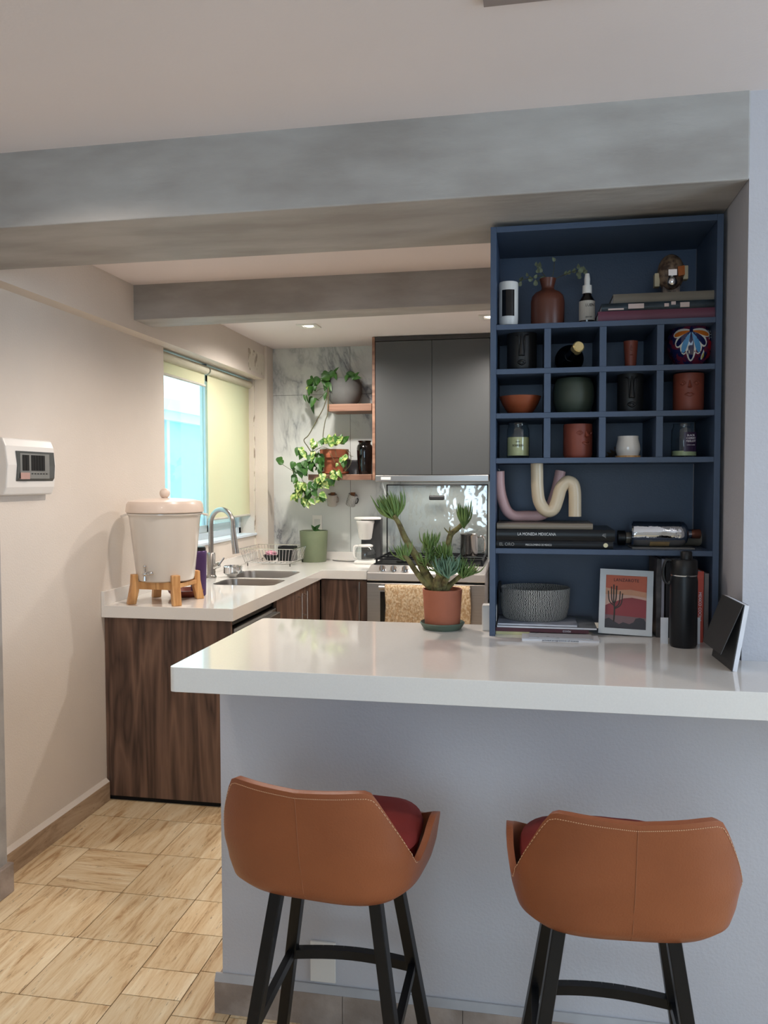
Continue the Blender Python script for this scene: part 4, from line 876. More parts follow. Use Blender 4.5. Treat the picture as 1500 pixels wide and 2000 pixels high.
# stone ornament
Ym=2.33; xm_=at(1310,540,Y=Ym).x; zo=z_3; ho_=at(1311,497,Y=Ym).z-zo; 
stone=mat('mottled_stone',(126,104,84),.3,col2=(66,50,42),scale=60,detail=3,lo=.4,hi=.6)
t=thing('stone_ornament','mottled brown stone head ornament with silver muzzle on the book pile','ornament',(xm_,Ym,zo))
bm=NB(); ball(bm,(0,0,ho_*.56),.036,.034,ho_*.44,14); box(bm,(-.022,-.012,0),(.022,.02,ho_*.25)); obj('head',bm,stone,t,smooth=40)
for s,zz in ((-1,.045),(1,.062)): obj('side_block',B((s*.037-.007,-.012,zz-.017),(s*.037+.007,.014,zz+.02)),mat('cream_stone',(190,176,146),.5),t,bevel=.002)
bm=NB(); ball(bm,(-.002,-.034,ho_*.30),.013,.012,.017,10); box(bm,(-.013,-.044,ho_*.42),(.009,-.02,ho_*.56)); obj('muzzle',bm,chrome,t,smooth=40)
bm=NB(); prism(bm,[(.014,-.038,.048),(.031,-.034,.052),(.031,-.030,.078),(.012,-.036,.074)],(0,.02,0)); obj('inlay',bm,mat('orange_stone',(176,100,52),.35),t)

# --- cubbyholes
def pot(name,label,xl,xr,yt,z0,m,prof,Y=Yi,n=40,cat_='planter'):
    x,r,h=meas(xl,xr,yt,Y,z0); t=thing(name,label,cat_,(x,Y,z0))
    bm=NB(); lathe(bm,[(a*r,b*h) for a,b in prof],n); obj('body',bm,m,t,smooth=40); return t,r,h
CYL=[(0,0),(.90,0),(.94,.03),(1,.1),(1,.96),(.98,1),(.90,1),(.88,.96),(.86,.12),(0,.10)]
def face(t,r,h,m,rot=0,kind='clay'):
    bm=NB()
    def S_(u,v,off=.0): a=-PI/2+rot+u/r; return Vector((math.cos(a)*(r+off),math.sin(a)*(r+off),v))
    if kind=='long':
        tube(bm,[S_(0,h*.88,-.001),S_(0,h*.6,.002),S_(0,h*.35,.0045)],[.003,.006,.009],8)
        tube(bm,cat([S_(-.018,h*.85),S_(-.008,h*.8,.002),S_(-.006,h*.4,.002)],4),.0024,6); tube(bm,cat([S_(.018,h*.85),S_(.008,h*.8,.002),S_(.006,h*.4,.002)],4),.0024,6)
        tube(bm,cat([S_(-.010,h*.2),S_(0,h*.24,.002),S_(.010,h*.2)],4),.003,6); tube(bm,cat([S_(-.010,h*.2),S_(0,h*.14,.002),S_(.010,h*.2)],4),.003,6)
    else:
        s=r/.043
        for sg in (-1,1):
            c=.020*s*sg
            tube(bm,cat([S_(c-.010*s,h*.73),S_(c,h*.79,.001),S_(c+.010*s,h*.73)],5),.0014*s,6); tube(bm,cat([S_(c-.009*s,h*.72),S_(c,h*.67,.001),S_(c+.009*s,h*.72)],5),.0012*s,6); 
            p_=S_(c,h*.725); ball(bm,p_,.004*s,.003*s,.004*s,8)
        tube(bm,[S_(0,h*.80,-.001),S_(0,h*.7,.003),S_(0,h*.62,.007)],[.002*s,.004*s,.0062*s],8)
        tube(bm,cat([S_(-.013*s,h*.44),S_(-.004*s,h*.475,.001),S_(0,h*.465,.002),S_(.004*s,h*.475,.001),S_(.013*s,h*.44)],4),.0018*s,6); tube(bm,cat([S_(-.013*s,h*.44),S_(0,h*.395,.002),S_(.013*s,h*.44)],5),.0020*s,6)
    obj('face_relief',bm,m,t,smooth=60)
t,r,h=pot('face_planter','black clay pot with a long-nosed face in the top left cubbyhole',990,1048,647,ZBb,blackclay,CYL,2.32); face(t,r,h,blackclay,0,'long')
t,r,h=pot('face_planter','black clay pot with a long-nosed face, third cubbyhole of the middle row',1205,1256,728,ZCc,blackclay,CYL,2.32); face(t,r,h,blackclay,0,'long')
t,r,h=pot('face_planter','terracotta face pot looking straight ahead in the right middle cubbyhole',1314,1374,731,ZCc,terrad,CYL,2.31); face(t,r,h,terrad,-.1)
t,r,h=pot('face_planter','terracotta face pot turned to the right in the lowest cubbyhole row',1100,1157,829,ZD,terrad,CYL,2.31); face(t,r,h,terrad,.55)
t,r,h=pot('clay_beaker','tiny tapered terracotta beaker with a face in the top cubbyhole row',1216.5,1245,667,ZBb,terrad,[(0,0),(.70,0),(.72,.03),(1,1),(.88,1),(.62,.1),(0,.1)],2.33,cat_='beaker')
bm=NB(); 
def S2(u,v,off=0): return Vector((u,-r*(.72+.28*v/h)-off,v))
tube(bm,cat([S2(0,h*.82,0),S2(-.003,h*.7,.001),S2(0,h*.66,.001),S2(.003,h*.7,.001),S2(0,h*.82,0)],4),.0009,6); tube(bm,[S2(-.004,h*.5),S2(.004,h*.5)],.001,6); obj('face_relief',bm,terrad,t,smooth=60)
t,r,h=pot('round_planter','squat dark green round pot in the second middle cubbyhole',1079,1161,740,ZCc,mat('dark_olive_glaze',(62,70,58),.55,var=.04),[(0,0),(.62,0),(.84,.12),(.97,.35),(1,.55),(.94,.82),(.82,.98),(.76,1),(.72,.95),(.8,.6),(0,.15)],2.33)
# brown wooden bowl
t,r,h=pot('wooden_bowl','shallow reddish brown bowl in the left middle cubbyhole',975,1057,775,ZCc,mat('red_brown_wood',(134,66,38),.4,var=.1,scale=20),[(0,0),(.45,0),(.62,.15),(.86,.6),(1,1),(.95,1),(.8,.62),(.5,.2),(0,.16)],2.31,cat_='bowl')
# wine bottle lying down, neck to the room
x,r,h=meas(1091,1152,672,2.33,ZBb); r=.0405
t=thing('wine_bottle','dark wine bottle lying with its gold-capped neck towards the room','bottle',(x,2.36,ZBb+r))
bm=NB(); lathe(bm,[(0,0),(r*.9,0),(r,.01),(r,.115),(r*.93,.135),(r*.7,.155),(r*.42,.168),(r*.36,.178)],36); 
MX=Matrix.Translation((-.012,.125,0))@Matrix.Rotation(math.radians(90),4,'X'); move(bm,MX); obj('glass_body',bm,mat('black_wine_glass',(6,7,6),.1,coat=.4),t,smooth=40)
bm=NB(); tube(bm,[(-.012,-.045,.0),(.004,-.100,.014)],[r*.40,.0138],20); obj('neck',bm,MC['black_wine_glass'],t,smooth=40)
bm=NB(); d_=Vector((.016,-.055,.014)).normalized(); a=Vector((.001,-.086,.0115)); tube(bm,[a,a+d_*.022,a+d_*.025],[.0155,.0158,.013],20); obj('foil_cap',bm,mat('gold_foil',(216,196,140),.3,.8),t,smooth=40)
# talavera bowl
Yb=2.33; x,r,h=meas(1301,1391,642,Yb,ZBb); t=thing('painted_bowl','round hand-painted bowl with colourful petals in the top right cubbyhole','bowl',(x,Yb,ZBb))
PR=[(0,0),(.42,0),(.45,.03),(.70,.12),(.92,.35),(1,.58),(.97,.80),(.86,.96),(.80,1),(.77,.97),(.85,.7),(.5,.15),(0,.1)]
tal=mat('painted_glaze',(108,36,56),.1,col2=(30,34,74),scale=60,detail=3,lo=.45,hi=.55,coat=.6)
bm=NB(); lathe(bm,[(a*r,b*h) for a,b in PR],56); obj('body',bm,tal,t,smooth=40)
def Rr(v):
    for (a0,b0),(a1,b1) in zip(PR[1:8],PR[2:9]):
        if b0<=v<=b1: return a0+(a1-a0)*(v-b0)/(b1-b0)
    return .8
def ST(u,v,off): # u around, v height 0..1
    q=Rr(max(.03,min(.999,v)))*r+off; a=-PI/2+u; return Vector((math.cos(a)*q,math.sin(a)*q,v*h))
def petal(bm,u0,v0,ang,L,W,off,mi=0,fat=.65):
    "teardrop patch lying on the glaze"
    n=18; cen=None; vs=[]
    for i in range(n):
        t_=2*PI*i/n; a=(.5-.5*math.cos(t_)); b=math.sin(t_)*W/2*(a**fat if a>0 else 0)
        a*=L; du=(a*math.sin(ang)+b*math.cos(ang)); dv=(-a*math.cos(ang)+b*math.sin(ang)); vs.append((u0+du,v0+dv*1.0))
    top=[bm.verts.new(ST(u,v,off)) for u,v in vs]; cu=sum(p[0] for p in vs)/n; cv=sum(p[1] for p in vs)/n
    rings=[top]
    for k in (.5,):
        rings.append([bm.verts.new(ST(cu+(u-cu)*k,cv+(v-cv)*k,off)) for u,v in vs])
    c=bm.verts.new(ST(cu,cv,off))
    for i in range(n):
        f=bm.faces.new((rings[0][i],rings[0][(i+1)%n],rings[1][(i+1)%n],rings[1][i])); f.material_index=mi
        f=bm.faces.new((rings[1][i],rings[1][(i+1)%n],c)); f.material_index=mi
pm=[mat('white_slip',(226,222,212),.12),mat('navy_glaze',(24,28,74),.08,coat=.5),mat('sky_glaze',(70,140,190),.08,coat=.5),mat('orange_glaze',(206,112,40),.08,coat=.5),mat('yellow_glaze',(206,190,80),.1),mat('red_glaze',(150,24,38),.1)]
bm=NB()
for ang,L_,W_,c_ in ((0,.70,.42,1),(-.66,.66,.34,2),(.66,.66,.34,2),(-1.10,.74,.28,1),(1.10,.74,.28,1),(-1.46,.78,.20,3),(1.46,.86,.20,3)):
    petal(bm,-.12,.88,ang,L_*1.08,W_*1.35,.0006,0,.5); petal(bm,-.12,.86,ang,L_,W_*.85,.0012,c_)
petal(bm,-.12,.98,0,.16,.22,.0016,1)
petal(bm,.48,.40,.2,.24,.22,.0007,0); petal(bm,.50,.34,.4,.16,.14,.0012,4)
for u,v in ((.85,.62),(1.0,.45),(.80,.40),(.72,.66)): petal(bm,u,v,.5,.25,.30,.0012,5)
for i in range(16):
    u=.75+.1*(i%5); v=.72+.06*(i//5); petal(bm,u,v,i*1.3,.07,.05,.0012,0)
obj('painted_petals',bm,pm,t,smooth=60)
# candles and cup in the lowest row
clear=glassy('clear_glass',(.86,.9,.9),.02,.92)
def jar(label,xl,xr,yt,wax0,wax1,m,z0):
    x,r,h=meas(xl,xr,yt,2.31,z0); t=thing('jar_candle',label,'candle',(x,2.31,z0))
    bm=NB(); lathe(bm,[(r*.9,0),(r,.006),(r,h*.82),(r*.88,h*.9),(r*.86,h*.97),(r*.9,h)],36); obj('glass_jar',bm,clear,t,smooth=40)
    bm=NB(); lathe(bm,[(0,h*wax0),(r*.96,h*wax0),(r*.96,h*wax1),(0,h*wax1)],32); obj('wax',bm,m,t,smooth=40); return t,x,r,h
t,x,r,h=jar('cream candle in a clear glass tumbler in the lowest left cubbyhole',990,1034,827,.08,.60,mat('cream_wax',(222,216,160),.4),ZD)
text('lettering','BOURBON',.0085,ink,t,(x,2.31-r-.001,ZD+h*.36),FACE,sx=.75); text('lettering','candle',.006,ink,t,(x,2.31-r-.001,ZD+h*.47),FACE,sx=.8)
t,x,r,h=jar('jar candle with a purple label in the lowest right cubbyhole',1311,1361,828,.05,.19,mat('yellow_green_wax',(206,210,160),.4),ZD)
obj('label',wrap(r,h*.17,h*.74,-PI*.56,-PI*.18,8,.001),mat('purple_label',(52,34,62),.4),t)
xx_=x+r*.40; yy_=2.31-r-.0015
ROTL=Matrix.Rotation(.0,4,'Z')@Matrix.Rotation(PI/2,4,'X')
wi=mat('white_ink',(222,218,226),.6)
for i,s_ in enumerate(('BLACK','CHERRY','MERLOT')): text('lettering',s_,.0075,wi,t,(xx_-.002,yy_,ZD+h*(.64-.085*i)),FACE,sx=.85)
text('lettering','scented candle',.0035,wi,t,(xx_-.002,yy_,ZD+h*.36),FACE)
Yi2=2.31; x,r,h=meas(1202,1251,852,Yi2,ZD); t=thing('white_cup','small rounded white ceramic cup on a wooden coaster','cup',(x,Yi2,ZD+.006))
h-=.006
bm=NB(); lathe(bm,[(0,0),(r*.86,0),(r*.92,.006),(r,h*.3),(r*.96,h*.55),(r*.84,h*.85),(r*.84,h),(r*.78,h),(r*.76,h*.8),(0,h*.2)],36); obj('body',bm,whitec,t,smooth=40)
bm=NB(); lathe(bm,[(0,0),(r*1.0,0),(r*1.0,.006),(0,.006)],28); o=obj('wooden_coaster',bm,pine); o.location=(x,Yi2,ZD); tagp(o,'round wooden coaster beneath the small white cup','coaster')
bm=NB(); x2=at(1192,880,Y=2.40).x
tube(bm,cat([(0,0,.004),(.012,.0,.01),(.02,0,.022)],4),.0012,5)
for i in range(7): leaf(bm,(.004*i-.006,0,.004+.003*i),(random.uniform(-1,1),-.5,random.uniform(.1,1)),(0,-1,.3),.016,.008)
ball(bm,(0,0,.006),.008,.008,.006,8); o=obj('dried_flower',bm,mat('brown_dried_plant',(70,58,44),.9)); o.location=(x2,2.40,ZD); tagp(o,'small dried brown sprig behind the white cup','dried flower')

# --- second big compartment: twisted candles, books, bottles
zt3=zpx(1065,1022.5,2.25); 
ybk=2.250; bx=lambda p,y=1045:at(p,y,Y=ybk).x
zE1=zpx(1080,1056,ybk); zE2=zpx(1080,1034,ybk)
bo=xs0+tk+.001
t=book('art_book','black art book on Mexican gold, lowest under the wavy candles',bo,bx(1198),ybk,2.47,ZE,zE1-.0006,mat('black_cover',(22,24,28),.4,spec=.3))
tg=mat('grey_foil',(128,128,126),.4); tw=mat('white_foil',(206,206,204),.4)
z_=(ZE+zE1)/2; text('lettering','EL ORO',.0125,tg,t,(bx(990),ybk-.0036,z_),FACE,sx=.95); text('lettering','PRECOLOMBINO DE MEXICO',.0072,tw,t,(bx(1052),ybk-.0036,z_-.001),FACE,sx=.75)
bm=NB(); lathe(bm,[(0,0),(.0062,0),(.0062,.0008),(0,.0008)],16); move(bm,Matrix.Translation((bx(1183),ybk-.0024,z_))@Matrix.Rotation(PI/2,4,'X')); obj('gold_emblem',bm,mat('pale_gold',(206,196,160),.4,.4),t,w=True)
t=book('art_book','black coin book with white title, second in the candle pile',bo+.001,bx(1201),ybk-.001,2.47,zE1,zE2-.0006,mat('black_gloss_cover',(8,9,12),.3,spec=.35))
text('lettering','La Moneda Mexicana'.upper(),.0115,tw,t,(bx(1048),ybk-.0044,(zE1+zE2)/2+.002),FACE,sx=.82)
bm=NB(); 
for i in range(5): tube(bm,cat([(0,0,0),(.003+.001*i,0,.004-.002*i),(.010,0,.005-.003*i)],3),.0006,4)
move(bm,Matrix.Translation((bx(1176),ybk-.0042,(zE1+zE2)/2))); obj('bird_emblem',bm,tg,t,w=True)
t=book('art_book','thin taupe book directly beneath the wavy candles',bo+.002,bx(1158),ybk+.004,2.42,zE2,zt3,mat('taupe_gloss',(122,112,98),.3))
def F5(x,y): return (950+x/5.769,900+y/5.769)
def candle(label,pts,Y,rad,m,dy=0,wick=True):
    P=[at(*F5(x,y),Y=Y+dy*i/(len(pts)-1)) for i,(x,y) in enumerate(pts)]
    zb=min(p.z for p in P)-rad; 
    for p in P: p.z+=zt3+.0005-zb
    t=thing('wavy_candle',label,'candle',(P[len(P)//2].x,Y,zt3)); bm=NB(); tube(bm,cat(P,8),rad,20); obj('wax',bm,m,t,w=True,smooth=40)
    bm=NB(); tube(bm,[P[0],P[0]+Vector((.001,0,.004)),P[0]+Vector((-.003,0,.006))],.0008,5); obj('wick',bm,paper,t,w=True)
candle('pink U-shaped candle, left of the two on the book pile',[(145,140),(150,300),(175,440),(230,580),(310,642),(450,645),(600,640),(700,580),(760,440),(805,280),(835,140)],2.345,.0153,mat('pink_wax',(222,178,174),.35,var=.02),.03)
candle('beige wave-shaped candle in front of the pink one',[(567,75),(570,200),(573,350),(590,500),(640,600),(700,630),(760,600),(800,500),(835,380),(890,310),(930,300),(975,330),(995,420),(997,550),(997,690)],2.295,.0175,mat('beige_wax',(204,186,158),.3,var=.02))
# bottles lying at the right
Yq=2.32
def lying(t,x0,x1,zc,prof,m,name,dirn=1):
    "lathe laid along x; prof given as (distance, radius)"
    bm=NB(); lathe(bm,[(b,a) for a,b in prof],32); move(bm,Matrix.Translation((x0,0,zc))@Matrix.Rotation(PI/2*dirn,4,'Y')); return obj(name,bm,m,t,smooth=40)
xa_=at(1232,1040,Y=Yq).x; xb_=at(1350,1040,Y=Yq).x; L_=xb_-xa_
t=thing('serving_tray','thin grey tray under the lying bottles','tray',(xa_+L_/2,2.33,ZE)); obj('plate',B((-.082,-.055,0),(.082,.05,.004)),mat('grey_slate',(110,108,106),.5),t,bevel=.001)
rB=.0355
t=thing('silver_bottle','mirror silver glass bottle lying on its side with a copper stopper','bottle',(xa_,Yq,ZE+.0045+rB))
silv=mat('mirror_glass',(215,220,226),.03,1,var=.01,bump=.35,bscale=18)
lying(t,0,0,0,[(0,0),(0,rB*.9),(.004,rB),(L_*.80,rB),(L_*.87,rB*.93),(L_*.92,rB*.7),(L_*.95,rB*.36),(L_*1.02,rB*.30)],silv,'glass_body')
lying(t,L_*1.0,0,0,[(0,0),(0,.0125),(.022,.0135),(.024,.012),(.024,0)],mat('copper_stopper',(112,66,50),.3,.5),'stopper')
obj('label',wrap(rB,L_*.30,L_*.62,-PI*.30,-PI*.12,4,.0006),mat('tan_label',(170,140,96),.6),t,rot=(0,PI/2,0))
t=thing('glass_bottle','slim smoky bottle with a black cap lying behind the silver one','bottle',(at(1207,1055,Y=2.385).x,2.392,ZE+.0225))
lying(t,0,0,0,[(0,0),(0,.021),(.020,.021),(.022,.017)],blackp,'cap'); lying(t,.022,0,0,[(0,0),(0,.016),(.025,.018),(.05,.022),(.20,.022),(.206,.018),(.206,0)],mat('smoky_glass',(140,128,112),.15,var=.2),'glass_body')

# --- lowest compartment, on the bar top
yq_=2.27
def slab(name,label,xl,xr,y0,y1,z0,z1,m,cat_='magazine',rz=0,pg=False):
    t=thing(name,label,cat_,((xl+xr)/2,(y0+y1)/2,z0),rz); hx,hy=(xr-xl)/2,(y1-y0)/2
    obj('pages',B((-hx+.001,-hy+.0008,.0006),(hx-.001,hy-.001,z1-z0-.0006)),paper,t)
    bm=NB(); box(bm,(-hx,-hy,0),(hx,hy,.0006)); box(bm,(-hx,-hy,z1-z0-.0006),(hx,hy,z1-z0)); 
    if pg: box(bm,(-hx,-hy-.0002,.0006),(hx,-hy+.0006,z1-z0-.0006))
    obj('cover',bm,m,t); return t
bx2=lambda p,Y=yq_:at(p,1225,Y=Y).x
z0=ZT
slab('notebook','pale yellow notebook at the bottom of the pile under the basket',bo,bx2(1035),yq_,2.44,z0,z0+.0085,mat('pale_yellow_card',(200,196,150),.6),'notebook',pg=True)
t=slab('notebook','maroon book with small spine title in the pile under the basket',bo,bx2(1150),yq_,2.45,z0+.009,z0+.0195,mat('dark_maroon_card',(86,40,50),.45),'book',pg=True)
text('lettering','MEXICO',.0075,wi,t,(bx2(1107),yq_-.0008,z0+.0142),(PI/2,PI,0),sx=.8)
slab('magazine','wide grey photo magazine on the maroon book',bo+.002,bx2(1166),yq_-.002,2.46,z0+.020,z0+.0255,mat('photo_cover',(146,148,150),.3,col2=(90,92,88),scale=14))
slab('magazine','blue-grey brochure directly under the woven basket',bo+.004,bx2(1128),yq_+.004,2.40,z0+.026,z0+.031,mat('brochure_cover',(176,180,192),.3,col2=(120,126,142),scale=16))
t=slab('leaflet','white printed leaflets lying in front of the magazine pile',at(1019,1250,Z=ZT).x,at(1169,1250,Z=ZT).x,2.19,2.262,z0,z0+.006,paper,'leaflet')
text('lettering','printed programme of events',.009,ink,t,(t.location.x+.0,2.1896,z0+.003),FACE,sx=.9)
for k_ in t.children:
    if k_.name.startswith('lettering'):
        for v in k_.data.vertices: v.co.z=z0+.003+(v.co.z-z0-.003)*.5
t=slab('leaflet','smaller grey flyer on top of the white leaflets',at(1033,1240,Z=ZT+.006).x,at(1154,1240,Z=ZT+.006).x,2.198,2.262,z0+.0065,z0+.0085,mat('grey_print',(198,198,202),.5,col2=(130,130,134),scale=40,lo=.3,hi=.4),'leaflet')
# woven basket
zb_=z0+.0315; Yk=2.375; xk=at(1044,1180,Y=Yk).x; rk_=(at(1113,1160,Y=Yk).x-at(975,1160,Y=Yk).x)/2
t=thing('woven_basket','oval black and white woven rope basket on the magazines','basket',(xk,Yk,zb_)); hb=at(1044,1146,Y=Yk).z-zb_
wov=uvcheck('woven_rope',(26,26,28),(184,182,176),80,420,.95)
bm=NB(); ky=.085/rk_; lathe(bm,[(0,0),(rk_*.84,0),(rk_*.9,.006),(rk_*.97,hb*.4),(rk_,hb*.97),(rk_*.98,hb),(rk_*.95,hb*.97),(rk_*.92,hb*.4),(rk_*.82,.008),(0,.006)],64,sy=ky); obj('body',bm,wov,t,smooth=40)
bm=NB(); tube(bm,cat([(-rk_*.93,-.028,hb*.85),(-rk_*1.0,-.022,hb*1.08),(-rk_*.98,0,hb*1.14),(-rk_*.98,.015,hb*.9)],5),.0035,7); obj('handle',bm,wov,t)
# framed travel print
A=at(1172,1247,Z=ZT); yf=2.300; xl_=at(1168.5,1236,Y=yf).x; xr_=at(1273,1246,Y=yf).x; wF=xr_-xl_; hF=at(1175,1113,Y=yf+.03).z-ZT
fr=thing('framed_print','white framed desert travel print leaning on the bar top','picture',((xl_+xr_)/2,yf,ZT+.001),-.05)
TL=Matrix.Rotation(-.16,4,'X')@Matrix.Rotation(.03,4,'Y')
def ftr(bm): return move(bm,Matrix.Translation((0,0,.003))@TL)
bw=.0165; hx=wF/2; bm=NB()
for a,b in (((-hx,0,0),(hx,.014,bw)),((-hx,0,hF-bw),(hx,.014,hF)),((-hx,0,bw),(-hx+bw,.014,hF-bw)),((hx-bw,0,bw),(hx,.014,hF-bw))): box(bm,a,b)
obj('frame',ftr(bm),mat('white_frame',(214,218,220),.45),fr)
ix,iz0,iz1=hx-bw,bw,hF-bw; W_=2*ix; H_=iz1-iz0
prt=[]
def shape(nm,pts,col,off,rough=.5):
    bm=NB(); prism(bm,[(-ix+u*W_,.0085-off,iz0+v*H_) for u,v in pts],(0,.0008,0)); return (nm,bm,col)
pc=[mat('print_orange',(206,104,72),.5),mat('print_peach',(218,158,122),.5),mat('print_red',(150,58,62),.5),mat('print_dark',(64,58,62),.5),mat('print_pink',(226,180,160),.5),mat('print_cactus',(58,52,46),.5),mat('print_mauve',(128,98,100),.5)]
bm=NB()
def sh(pts,mi,off): prism(bm,[(-ix+u*W_,.0085-off,iz0+v*H_) for u,v in pts],(0,.0006,0),mi)
sh([(0,0),(1,0),(1,1),(0,1)],0,0)
sh([(0,.35),(1,.35),(1,.70),(.6,.74),(.3,.72),(0,.76)],1,.0005); sh([(0,.35),(1,.35),(1,.60),(.7,.63),(.35,.64),(0,.63)],4,.001)
sh([(0,.2),(1,.2),(1,.55),(.85,.57),(.65,.59),(.45,.57),(.25,.50),(.1,.46),(0,.42)],2,.0015); sh([(0,0),(1,0),(1,.22),(0,.25)],6,.002)
sh([(0,0),(1,0),(1,.14),(.95,.2),(.85,.22),(.75,.2),(.7,.13),(.6,.09),(.45,.12),(.35,.08),(.2,.14),(.1,.19),(0,.16)],3,.0025)
art=obj('print',ftr(bm),pc,fr)
bm=NB()
def cp(pts,r): tube(bm,cat([(-ix+u*W_,.0062,iz0+v*H_) for u,v in pts],4),r,6)
cp([(.22,.12),(.23,.3),(.22,.48)],.0019); 
for b,tpp in (((.22,.42),(.07,.70)),((.22,.45),(.14,.78)),((.22,.46),(.20,.82)),((.22,.46),(.27,.80)),((.23,.38),(.36,.70)),((.23,.36),(.42,.66))):
    cp([b,(b[0]+(tpp[0]-b[0])*.8,b[1]+.09),tpp],.0016)
for v in bm.verts: v.co.y=.0062+(v.co.y-.0062)*.25
obj('print_cactus',ftr(bm),pc[5],fr)
to=text('lettering','LANZAROTE',.0125,mat('print_dark_red',(70,22,22),.5),fr,(0,0,0),Matrix(),sx=.86,w=False,space=1.15)
to.data.transform(Matrix.Translation((0,0,.003))@TL@Matrix.Translation((0,.0068,iz0+H_*.91))@Matrix.Rotation(PI/2,4,'X'))
bm=NB(); box(bm,(-ix,.0095,iz0),(ix,.0135,iz1)); obj('backing',ftr(bm),mat('brown_board',(120,100,80),.8),fr)
bm=NB(); prism(bm,[(-.012,.018+hF*.11,hF*.7),(.012,.018+hF*.11,hF*.7),(.02,.085,.0),(-.02,.085,.0)],(0,.003,0)); obj('easel_leg',bm,MC['brown_board'],fr)
# thermos
yt_=2.185; x,r,h=meas(1308,1362.5,1092,yt_,ZT); x=(at(1308,1180,Y=yt_).x+at(1362.5,1180,Y=yt_).x)/2; h=at(1335,1124,Y=yt_).z-ZT
th=thing('drinks_flask','tall black insulated flask with a loop-handled cap on the bar top','flask',(x,yt_,ZT))
flm=mat('black_powder_coat',(22,24,28),.38,.2,var=.1,scale=300)
bm=NB(); lathe(bm,[(0,0),(r*.9,0),(r,.008),(r,h*.93),(r*.94,h*.99),(r*.94,h)],44); obj('body',bm,flm,th,smooth=40)
bm=NB(); lathe(bm,[(r*.95,h),(r*.97,h+.002),(r*.97,h+.003),(r*.9,h+.003)],40); obj('steel_ring',bm,chrome,th,smooth=40)
h2=at(1335,1092,Y=yt_).z-ZT; bm=NB(); lathe(bm,[(r*.97,h+.003),(r*.98,h+.008),(r*.96,h2-.004),(r*.86,h2),(0,h2)],40); lathe(bm,[(r*.42,h2-.002),(r*.42,h2+.018),(r*.36,h2+.021),(0,h2+.021)],24,c=(r*.15,0,0)); obj('cap',bm,blackp,th,smooth=40)
bm=NB(); tube(bm,cat([(-r*.85,0,h2-.004),(-r*1.28,0,h2-.004),(-r*1.5,0,h2-.03),(-r*1.42,0,h2-.055),(-r*1.15,0,h2-.065),(-r*.98,0,h2-.06)],5),.0042,8); obj('carry_loop',bm,blackp,th,smooth=40)
# upright books behind the flask
def upright(name,label,px0,px1,pytop,Y,m,cat_='book',dep=.15,txt=None):
    x0_,x1_=at(px0,1190,Y=Y).x,at(px1,1190,Y=Y).x; zz=at(px0,pytop,Y=Y).z-ZT; t=thing(name,label,cat_,((x0_+x1_)/2,Y,ZT)); hx=(x1_-x0_)/2; c=min(.0015,hx*.25)
    bm=NB(); box(bm,(-hx,0,0),(-hx+c,dep,zz)); box(bm,(hx-c,0,0),(hx,dep,zz)); box(bm,(-hx+c,0,0),(hx-c,c,zz)); obj('cover',bm,m,t,bevel=.0004)
    obj('pages',B((-hx+c,c,.002),(hx-c,dep-.002,zz-.002)),paper,t)
    if txt: text('lettering',txt,.010,wi if 'red' in label else ink,t,((x0_+x1_)/2,Y-.0006,ZT+zz*.5),Matrix.Rotation(PI/2,4,'Y')@Matrix.Rotation(PI/2,4,'X'),sx=1.0)
    return t
YU=2.265
upright('paperback','mottled grey book standing left of the flask, under the silver bottle',1282,1291,1092,YU+.03,mat('mottled_cover',(84,78,76),.5,col2=(44,42,44),scale=30))
upright('paperback','thin pale grey book standing just left of the flask',1291.5,1297,1092,YU+.03,mat('pale_spine',(150,150,160),.5))
upright('paperback','thick dark book standing directly behind the flask',1300,1346,1098,YU+.03,mat('dark_spine',(34,34,38),.5))
upright('paperback','red book with vertical title standing right of the flask',1359.5,1374,1116,YU-.02,mat('red_spine',(186,70,52),.45),txt='MEXICO COCINA')
upright('paperback','slim beige and grey book standing right of the red book',1375,1384,1120,YU,mat('beige_spine',(134,122,118),.5))
for px0,px1,Y,lab in ((1290,1305,2.215,'white card standing at the left foot of the flask'),(1361,1367.5,2.225,'narrow white card standing right of the flask')):
    a,b=at(px0,1230,Y=Y),at(px1,1230,Y=Y); o=obj('display_card',B((-(b.x-a.x)/2,0,0),((b.x-a.x)/2,.0012,at(px0,1206,Y=Y).z-ZT)),paper); o.location=((a.x+b.x)/2,Y,ZT); tagp(o,lab,'card')
# desk calendar, tented, facing left
nb_=at(1431,1312,Z=ZT); nt_=Vector((0,0,0))
kal=thing('desk_calendar','dark grey tented desk calendar leaning by the right wall','calendar',(nb_.x,nb_.y,ZT))
nbx,nby=nb_.x,nb_.y; Ld=.165; zt_=at(1455,1182,Y=nby+.004).z-ZT; topx=at(1455,1182,Y=nby+.004).x-nbx
fx_=-.055  # run of the lower edge towards the left at the far end
D=Vector((-.008,Ld,0))
U=Vector((topx,.004,zt_)); nrm=U.cross(D).normalized(); 
if nrm.x>0: nrm=-nrm
bm=NB(); th_=.0095; q=[Vector((0,0,.001)),U,U+D,D+Vector((0,0,.001))]
off=-nrm*th_
v=[bm.verts.new(p) for p in q]+[bm.verts.new(p+off) for p in q]
for f in ((0,1,2,3),(7,6,5,4),(0,4,5,1),(1,5,6,2),(2,6,7,3),(3,7,4,0)): bm.faces.new([v[i] for i in f])
obj('page_block',bm,paper,kal)
dk=mat('dark_grey_card',(62,62,62),.55)
bm=NB(); v=[bm.verts.new(p+nrm*.0004) for p in q]+[bm.verts.new(p+nrm*.0022) for p in q]
for f in ((0,1,2,3),(7,6,5,4),(0,4,5,1),(1,5,6,2),(2,6,7,3),(3,7,4,0)): bm.faces.new([v[i] for i in f])
obj('back_board',bm,dk,kal)
fl=[U+nrm*.003,U+D+nrm*.003]; hang=Vector((-.046,-.012,-zt_*.76))
